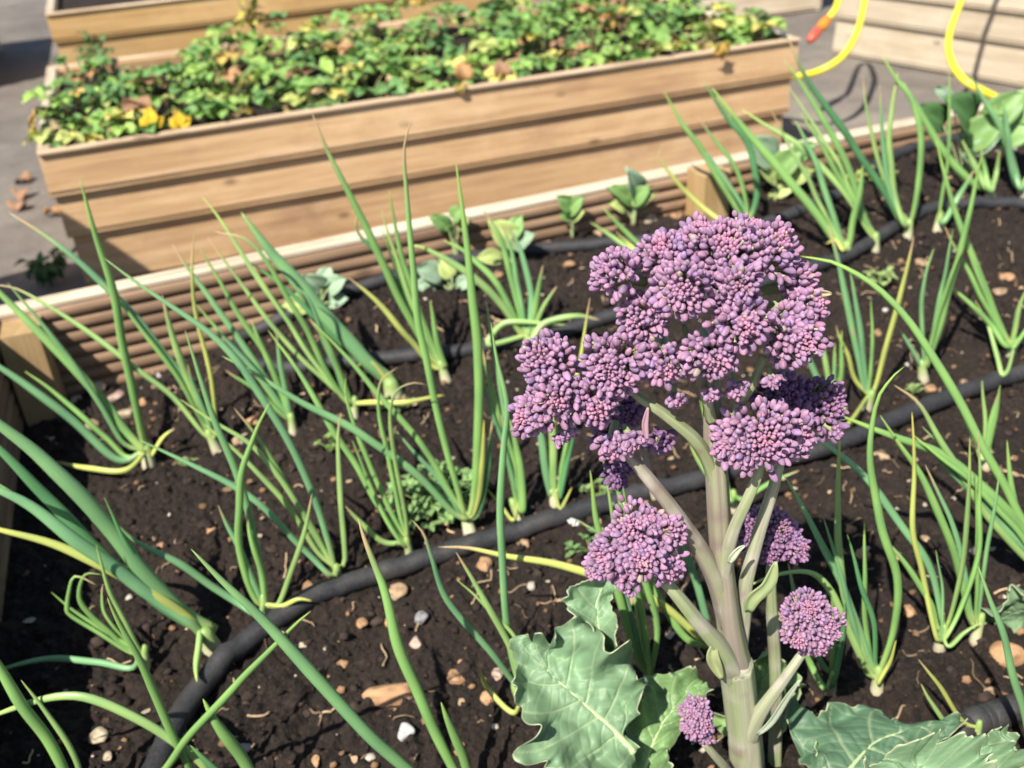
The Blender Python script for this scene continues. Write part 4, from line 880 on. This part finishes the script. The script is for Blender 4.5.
def seedling(bp, label, leaves):
    b = on_soil(bp[0], bp[1], 0); t = thing('brassica_seedling', label, 'seedling', b, 'brassica seedlings in the bed')
    for (px, py, L, W, cc, k) in leaves:       # leaf centre pixel, length/width px
        c = on_plane(px, py, b, 0, k); d = depth(c); L *= d/FPX*(1.3 if cc != 'd' and L < 40 else .92); W *= d/FPX*(1.25 if cc != 'd' and W < 36 else .85)
        c[2] = max(c[2], b[2]+.012); e = c-b; dv = e/np.linalg.norm(e)*.55+np.array([e[0], e[1], .0])/max(1e-3, np.linalg.norm(e[:2]))*.35-FWD*.25
        dv /= np.linalg.norm(dv); mb = MB(); col = SEED_C if cc == 'b' else (SEED_Y if cc == 'y' else (np.array((.085, .19, .065)) if cc == 'd' else np.array((.21, .37, .12))))
        upv = UP*.7-FWD*.75+RGT*rng.uniform(-.3, .3)
        leaf_patch(mb, c-dv*L*.5, dv, L, W, col*rng.uniform(.85, 1.15), upv, 'round', .2, 9, 7, .3, 0, rng.uniform(0, 9))
        lf = mb.build('leaf', M_leaf, t); m = lf.modifiers.new('thickness', 'SOLIDIFY'); m.thickness = .0006
        q = spline([b, b+(c-dv*L*.5-b)*.5+UP*.004, c-dv*L*.45], 8); V, F, U = tube(q, np.linspace(.0017, .001, 8), 6)
        mesh_obj('stalk', V, F, M_stalk, lf, np.broadcast_to(np.array((.34, .42, .2)), (len(V), 3)), U)
seedling((320, 312), 'round grey-green seedling between onion leaves near the back hose loop', [(313, 283, 22, 20, 'b', 0), (336, 284, 20, 18, 'b', 0), (338, 300, 18, 15, 'b', -.2), (296, 305, 22, 18, 'y', -.1), (326, 275, 16, 14, 'b', .3)])
seedling((452, 292), 'dull blue-green seedling behind the tall middle onion', [(430, 272, 24, 20, 'b', 0), (468, 287, 22, 12, 'b', -.1), (446, 268, 18, 14, 'y', .2), (425, 292, 18, 14, 'b', -.2)])
seedling((512, 264), 'pale seedling with broad creamy leaves behind the fan onion', [(502, 232, 28, 22, 'y', .1), (524, 240, 22, 16, 'b', 0), (490, 259, 24, 14, 'y', -.2), (516, 226, 20, 16, 'g', .2)])
seedling((454, 236), 'small green seedling against the back wall left of centre', [(440, 222, 20, 14, 'g', 0), (458, 213, 16, 14, 'g', 0), (463, 222, 14, 12, 'y', 0), (450, 230, 12, 9, 'g', -.1)])
seedling((572, 224), 'small upright seedling against the back wall at centre', [(566, 203, 20, 14, 'g', 0), (575, 205, 20, 14, 'g', 0), (578, 215, 14, 10, 'y', -.1), (565, 217, 12, 9, 'g', -.1)])
seedling((634, 214), 'largest seedling with upright dark leaf left of the mid post', [(634, 183, 32, 18, 'b', 0), (622, 194, 28, 16, 'g', 0), (645, 200, 22, 8, 'y', 0), (618, 206, 16, 12, 'y', -.1), (640, 195, 24, 14, 'g', 0)])
seedling((775, 200), 'seedling with wide leaves right of the mid post behind onions', [(762, 150, 34, 26, 'b', .05), (788, 162, 28, 22, 'g', 0), (770, 175, 30, 14, 'y', 0), (800, 175, 24, 18, 'y', 0), (805, 150, 20, 16, 'g', .1), (782, 196, 24, 10, 'y', -.1)])
seedling((965, 190), 'large dark leafy brassica in the top right corner of the bed', [(962, 112, 62, 50, 'd', .0), (1006, 108, 52, 38, 'g', .05), (985, 130, 52, 40, 'g', .0), (1018, 130, 50, 40, 'g', .0), (985, 135, 34, 28, 'b', 0), (945, 96, 24, 14, 'b', .1), (968, 160, 26, 20, 'b', -.1), (1034, 104, 52, 42, 'g', .1), (932, 116, 50, 34, 'd', .05)])
sd2 = thing('brassica_seedling', 'broad scalloped leaf on a pale stalk at the right edge', 'seedling', on_z(1052, 620, 0), 'brassica seedlings in the bed')
bb = on_z(1052, 620, 0)
big_leaf(sd2, Z4([(1120, 400), (1040, 370), (960, 365), (885, 372)]), Z4([(1120, 430), (1060, 430), (1000, 425), (930, 428), (905, 395), (883, 380)]), Z4([(1120, 300), (1060, 290), (1000, 305), (960, 330), (920, 345), (884, 362)]), lambda px, py: on_plane(px, py, bb, 0, -.25), .004, LF*1.1, 44, 14, .004, 12, None, 5)

def weed(bp, label, n, spread, hgt, leaf, col, name='weed', flowers=None):
    b = on_soil(bp[0], bp[1], 0); d = depth(b); t = thing(name, label, 'weed', b, 'weeds in the bed'); mb = MB(); st = MB(); S = spread*d/FPX; Hh = hgt*d/FPX; Lf = leaf*d/FPX
    for i in range(n):
        a = rng.uniform(0, 6.28); rr = S*rng.uniform()**.6; p = b+np.array([math.cos(a)*rr, math.sin(a)*rr*.8, Hh*(.15+.85*rng.uniform())*(1-.5*rr/S)])
        q = spline([b, b+(p-b)*.5+UP*.003, p], 6); V, F, U = tube(q, .0006, 4); st.add(V, F, np.array((.2, .3, .1)), U)
        for k in range(4):
            a2 = rng.uniform(0, 6.28); dv = np.array([math.cos(a2), math.sin(a2), rng.uniform(-.1, .7)])
            leaf_patch(mb, p, dv, Lf*rng.uniform(.6, 1.2), Lf*rng.uniform(.45, .8), np.array(col)*rng.uniform(.75, 1.2), None, 'oval', .25, 5, 3, .15)
    mb.build('foliage', M_herb, t); st.build('stalks', M_stalk, t)
    if flowers:
        fm = MB(); V0, F0 = ico(1)
        for px, py in flowers:
            p = on_plane(px, py, b, -.003, 0); p[2] = max(p[2], b[2]+.01)
            for k in range(5):
                a = k*1.257; fm.add(V0*np.array((.0022, .0022, .001))+p+np.array((math.cos(a)*.0024, math.sin(a)*.0024, .0)), F0, (.75, .75, .72))
        fm.build('flowers', M_herb, t)
weed((436, 512), 'leafy grey-green weed clump behind the middle onions', 60, 46, 62, 12, (.22, .36, .13))
weed((590, 552), 'tiny chickweed with a white flower below the front hose', 13, 22, 26, 8, (.16, .28, .10), flowers=[(572, 521), (575, 523)])
weed((330, 452), 'small sprig weed below the pale based onions', 9, 12, 32, 7, (.22, .34, .10))
weed((600, 500), 'chickweed tuft at the hose beneath the broccoli florets', 14, 26, 24, 8, (.2, .3, .11))
weed((878, 284), 'pale weed seedling right of the broccoli head', 9, 16, 16, 9, (.28, .38, .14))
weed((870, 185), 'yellow-green weed low by the ribbed wall at upper right', 12, 26, 18, 9, (.3, .36, .1))
weed((184, 466), 'tiny green weed right of the leftmost onion', 5, 9, 12, 7, (.26, .36, .12))
weed((912, 395), 'tiny pale weed above the hose right of the broccoli head', 5, 8, 14, 7, (.24, .34, .12))
weed((400, 410), 'reddish green weed sprig between the hooked leaf and broad onion leaf', 8, 14, 14, 7, (.17, .22, .1))

# ------------------------------------------------------------------ strawberries in the planter
def fb(u, v, z=0.0):     # planter-local to world
    c, s = math.cos(box1.rotation_euler.z), math.sin(box1.rotation_euler.z); return FB+np.array([c*u-s*v, s*u+c*v, z])
SG = [np.array((.20, .36, .09)), np.array((.30, .46, .11)), np.array((.13, .27, .085)), np.array((.46, .52, .16))]
def strawberry(u, v, label, h=.05, n=15, spread=.075, dry=.25):
    b = fb(u, v, .095); t = thing('strawberry_plant', label, 'strawberry plant', b, 'strawberry plants in the planter'); mb = MB(); st = MB(); dm = MB()
    for i in range(n):
        a = rng.uniform(0, 6.28); rr = spread*rng.uniform()**.55; p = fb(np.clip(u+math.cos(a)*rr, .012, 1.46), np.clip(v+math.sin(a)*rr*.85, .035, .65), .095+h*(.3+.8*rng.uniform())*(1-.35*rr/spread))
        q = spline([b, b+(p-b)*.5+UP*.008, p], 6); V, F, U = tube(q, .0011, 4); st.add(V, F, (.26, .26, .10), U)
        tilt = np.array([math.cos(a), math.sin(a), rng.uniform(-.2, .5)])
        isd = rng.uniform() < dry*.7
        sz = rng.uniform(.016, .040); col = SG[rng.choice(4, p=[.42, .25, .25, .08])]*rng.uniform(.8, 1.2)
        if isd: col = [np.array((.50, .36, .10)), np.array((.42, .24, .12)), np.array((.30, .17, .10)), np.array((.55, .50, .14))][rng.integers(4)]
        for k in (-1, 0, 1):
            c, s = math.cos(k*1.25), math.sin(k*1.25); dv = np.array([c*tilt[0]-s*tilt[1], s*tilt[0]+c*tilt[1], tilt[2]+rng.uniform(-.25, .15)])
            leaf_patch(dm if isd else mb, p, dv, sz, sz*.85, col*rng.uniform(.9, 1.1), UP+rng.normal(size=3)*.25, 'round', .35, 7, 5, .2, .10, rng.uniform(0, 9))
    for i in range(int(5*dry*7)):
        a = rng.uniform(0, 6.28); rr = spread*1.1*rng.uniform()**.5; p = fb(np.clip(u+math.cos(a)*rr, .04, 1.43), np.clip(v+math.sin(a)*rr, .05, .64), .101+.02*rng.uniform())
        leaf_patch(dm, p, rng.normal(size=3)*np.array((1, 1, .35)), rng.uniform(.02, .034), rng.uniform(.015, .026), np.array([(.36, .22, .12), (.46, .32, .18), (.22, .12, .08), (.5, .38, .22)][rng.integers(4)]), UP+rng.normal(size=3)*.5, 'oval', .9, 6, 5, .1, .08, rng.uniform(0, 9))
    mb.build('foliage', M_herb, t); st.build('stalks', M_stalk, t)
    if dm.V: dm.build('withered_leaves', M_dry, t)
NTH = ['first', 'second', 'third', 'fourth', 'fifth', 'sixth', 'seventh', 'eighth', 'ninth', 'tenth', 'eleventh', 'twelfth']
rows = [('front', .085, np.linspace(.06, 1.40, 11), .045, .30), ('middle', .235, np.linspace(.07, 1.38, 11), .062, .22), ('back', .40, np.linspace(.07, 1.38, 10), .068, .15), ('rearmost', .56, np.linspace(.36, 1.36, 7), .066, .15)]
for rn, v, us, h, dr in rows:
    for i, u in enumerate(us):
        strawberry(u+rng.uniform(-.02, .02), v+rng.uniform(-.02, .02), f'strawberry plant, {NTH[i]} from the left in the {rn} row of the tan planter', h*rng.uniform(.95, 1.7), 21, .080, dr*rng.uniform(.2, 1.4))
def dead_leaf(pos, dirv, L, W, col, label, up=UP, name='dead_leaf', cat='dead leaf', shape='fan'):
    mb = MB(); pos = np.asarray(pos, float)
    if shape == 'fan':
        for k in (-.85, 0, .8):
            dv = np.asarray(dirv, float); sd = np.cross(dv, up); dv = dv*math.cos(k)+sd/np.linalg.norm(sd)*math.sin(k)*np.linalg.norm(dv)
            leaf_patch(mb, pos+np.asarray(up)*.0006*k, dv, L*(1-.3*abs(k))*rng.uniform(.85, 1.1), W*.7, np.array(col)*rng.uniform(.85, 1.1), up, 'oval', .35, 7, 5, .1, .08, k*3)
    else: leaf_patch(mb, pos, dirv, L, W, col, up, shape, .9, 8, 6, .1, .06, rng.uniform(0, 9))
    o = mb.build(name, M_dry, None, True, pos); m = o.modifiers.new('thickness', 'SOLIDIFY'); m.thickness = .0006
    tag(o, label, cat, 'dead leaves around the planters')
YLF, BRN, RST = (.68, .46, .03), (.34, .20, .12), (.48, .27, .12)
up_f = UP*.6-Y*.7
dead_leaf(on_y(152, 128, FB[1]+.03), (0.1, .3, .9), .036, .034, YLF, 'bright yellow leaf at the front left of the strawberry planter', up_f)
dead_leaf(on_y(180, 127, FB[1]+.03), (.1, .3, .9), .032, .034, YLF, 'yellow leaf just right of the brightest yellow one in the planter', up_f)
dead_leaf(on_y(722, 44, FB[1]-.004), (.15, -.1, -1), .034, .030, (.55, .36, .08), 'yellow-brown leaf hanging over the planter front near its right end', -Y)
dead_leaf(on_y(463, 80, FB[1]+.02), (.2, .2, .9), .038, .036, RST, 'large crinkled rust leaf at the middle of the planter front', up_f, shape='round')
dead_leaf(on_y(502, 78, FB[1]+.03), (.1, .2, .9), .036, .036, BRN, 'large brown curled leaf right of the rust one in the planter', up_f, shape='round')
dead_leaf(on_y(461, 84, FB[1]+.004), (-.1, -.2, -1), .022, .02, (.58, .44, .14), 'small cream-yellow leaf draped over the planter rim at centre', -Y)
dead_leaf(on_y(38, 112, FB[1]+.14), (-.5, -.2, -.4), .04, .034, (.5, .34, .12), 'brown-yellow leaf hanging over the left end of the strawberry planter', -X+UP*.5)
dead_leaf(on_y(35, 128, FB[1]+.1), (-.5, -.1, -.6), .03, .034, (.66, .46, .05), 'yellow leaf below the brown one at the left end of the planter', -X+UP*.5)
for i, (px, py, lab) in enumerate([(30, 178, 'rust leaf on the path by the planter corner'), (45, 212, 'curled tan leaf on the path against the planter foot'), (22, 190, 'dark crumpled leaf on the path left of the planter'), (15, 208, 'small tan leaf at the left edge on the path')]):
    dead_leaf(on_z(px, py, GZ+.012), (rng.normal(), rng.normal(), .15), .045, .04, (BRN, RST, BRN, BRN)[i], lab, UP+rng.normal(size=3)*.3, shape='round')
def shrub(pos, label, n, S, Hh, Lf, col, cat='plant', name='small_plant', stems=5, group=None):
    t = thing(name, label, cat, pos, group); mb = MB(); st = MB(); pos = np.asarray(pos)
    for i in range(stems):
        a = rng.uniform(0, 6.28); e = pos+np.array([math.cos(a)*S*rng.uniform(.2, 1), math.sin(a)*S*rng.uniform(.2, 1), Hh*rng.uniform(.6, 1)]); q = spline([pos, pos+(e-pos)*.5+UP*Hh*.1, e], 9); V, F, U = tube(q, np.linspace(.0018, .0007, 9), 5); st.add(V, F, (.2, .17, .08), U)
        for k in range(n):
            p = q[rng.integers(3, 9)]; dv = rng.normal(size=3)*np.array((1, 1, .6)); leaf_patch(mb, p, dv, Lf*rng.uniform(.6, 1.2), Lf*rng.uniform(.4, .7), np.array(col)*rng.uniform(.7, 1.25), None, 'oval', .3, 5, 3, .15)
    mb.build('foliage', M_herb, t); st.build('stalks', M_stalk, t)
shrub(fb(.115, .60, .095), 'small bushy sprig standing at the back left corner of the strawberry planter', 9, .05, .09, .03, (.12, .2, .06))
shrub(on_y(255, 36, 2.38), 'thin dry stem with yellow-green leaves behind the strawberries', 3, .05, .12, .032, (.42, .40, .08), stems=6)
shrub(on_z(52, 285, GZ), 'dark green weed on the path at the planter corner', 10, .05, .06, .028, (.06, .14, .045), 'weed', 'weed', 6, 'weeds on the path')
shrub(on_z(128, 275, GZ), 'dark green weed in the gap between bed and strawberry planter', 12, .07, .06, .03, (.05, .13, .045), 'weed', 'weed', 7, 'weeds on the path')
shrub(on_y(560, 6, 3.0), 'leafy green plant tuft behind the strawberry planter near the top edge', 8, .1, .1, .035, (.1, .22, .06), stems=7)

# ------------------------------------------------------------------ yellow garden hoses
def yhose(pts, diam, label, conn=None):
    q = spline(pts, 90); V, F, U = tube(q, diam/2, 14); t = thing('garden_hose', label, 'hose', q[0], 'yellow garden hoses')
    mesh_obj('tube', V, F, M_yellow, t, np.broadcast_to(np.array((.82, .70, .045)), (len(V), 3)), U)
    if conn is not None:
        a, b = conn; L = b-a; prof = [(0, .55), (.08, .62), (.1, .9), (.42, 1.0), (.46, .8), (.54, .8), (.58, 1.05), (.92, 1.0), (.95, .7), (1.12, .62)]
        V, F, U = tube([a+L*s for s, _ in prof], [.0085*r*1.35 for _, r in prof], 14)
        C = np.repeat(np.array([(.60, .10, .06)]*4+[(.5, .2, .02)]*2+[(.78, .26, .03)]*3+[(.32, .32, .32)]), 14, 0)
        mesh_obj('connector', V, F, M_orange, t, C, U)
def pd_(px, py, dpt):
    d = ray(px, py); return CAM+d*dpt
ca, cb = pd_(809, 41, 2.28), pd_(829, 18, 2.33)
yhose([cb+(ca-cb)*.05, pd_(836, 8, 2.34), pd_(840, -8, 2.38), pd_(848, -40, 2.5), pd_(858, -48, 2.5), pd_(866, -20, 2.42), pd_(864, 5, 2.36), pd_(856, 35, 2.28), pd_(842, 57, 2.24), pd_(822, 70, 2.24), pd_(800, 76, 2.28), pd_(770, 78, 2.34), pd_(735, 85, 2.36)], .0155,
      'yellow garden hose loop with an orange connector beside the strawberry planter', (ca, cb))
yhose([pd_(1010, -50, 2.42), pd_(985, -35, 2.36), pd_(968, -12, 2.25), pd_(957, 12, 2.16), pd_(949, 38, 2.08), pd_(951, 60, 2.02), pd_(964, 80, 1.98), pd_(985, 92, 1.97), pd_(1010, 104, 1.98)], .0148,
      'yellow garden hose hanging before the pale planter at the top right')
binp = np.array([-.70, 1.41, GZ]); t = thing('shadow_bin', 'unseen dark green bin added left of the beds to cast a shadow', 'shadow caster', binp)  # made-up bin, added out of view to shade the planter corner
def lathe(prof, n=40):
    V = [(r*math.cos(2*math.pi*j/n), r*math.sin(2*math.pi*j/n), z) for r, z in prof for j in range(n)]
    F = [(i*n+j, i*n+(j+1) % n, (i+1)*n+(j+1) % n, (i+1)*n+j) for i in range(len(prof)-1) for j in range(n)]+[tuple(range((len(prof)-1)*n, len(prof)*n))]
    return np.array(V), F
for nm, prof in (('body', [(.235, .002), (.232, .04), (.238, .05), (.225, .25), (.231, .26), (.215, .48), (.221, .49), (.200, .66)]), ('lid', [(.212, .655), (.214, .69), (.19, .715), (.06, .735), (.055, .75), (.03, .76)])):
    V, F = lathe(prof); mesh_obj(nm, V+binp, F, M_orange, t, np.broadcast_to(np.array((.03, .07, .035)), (len(V), 3)))
for o in scene.objects:
    if '_w' in o: del o['_w']
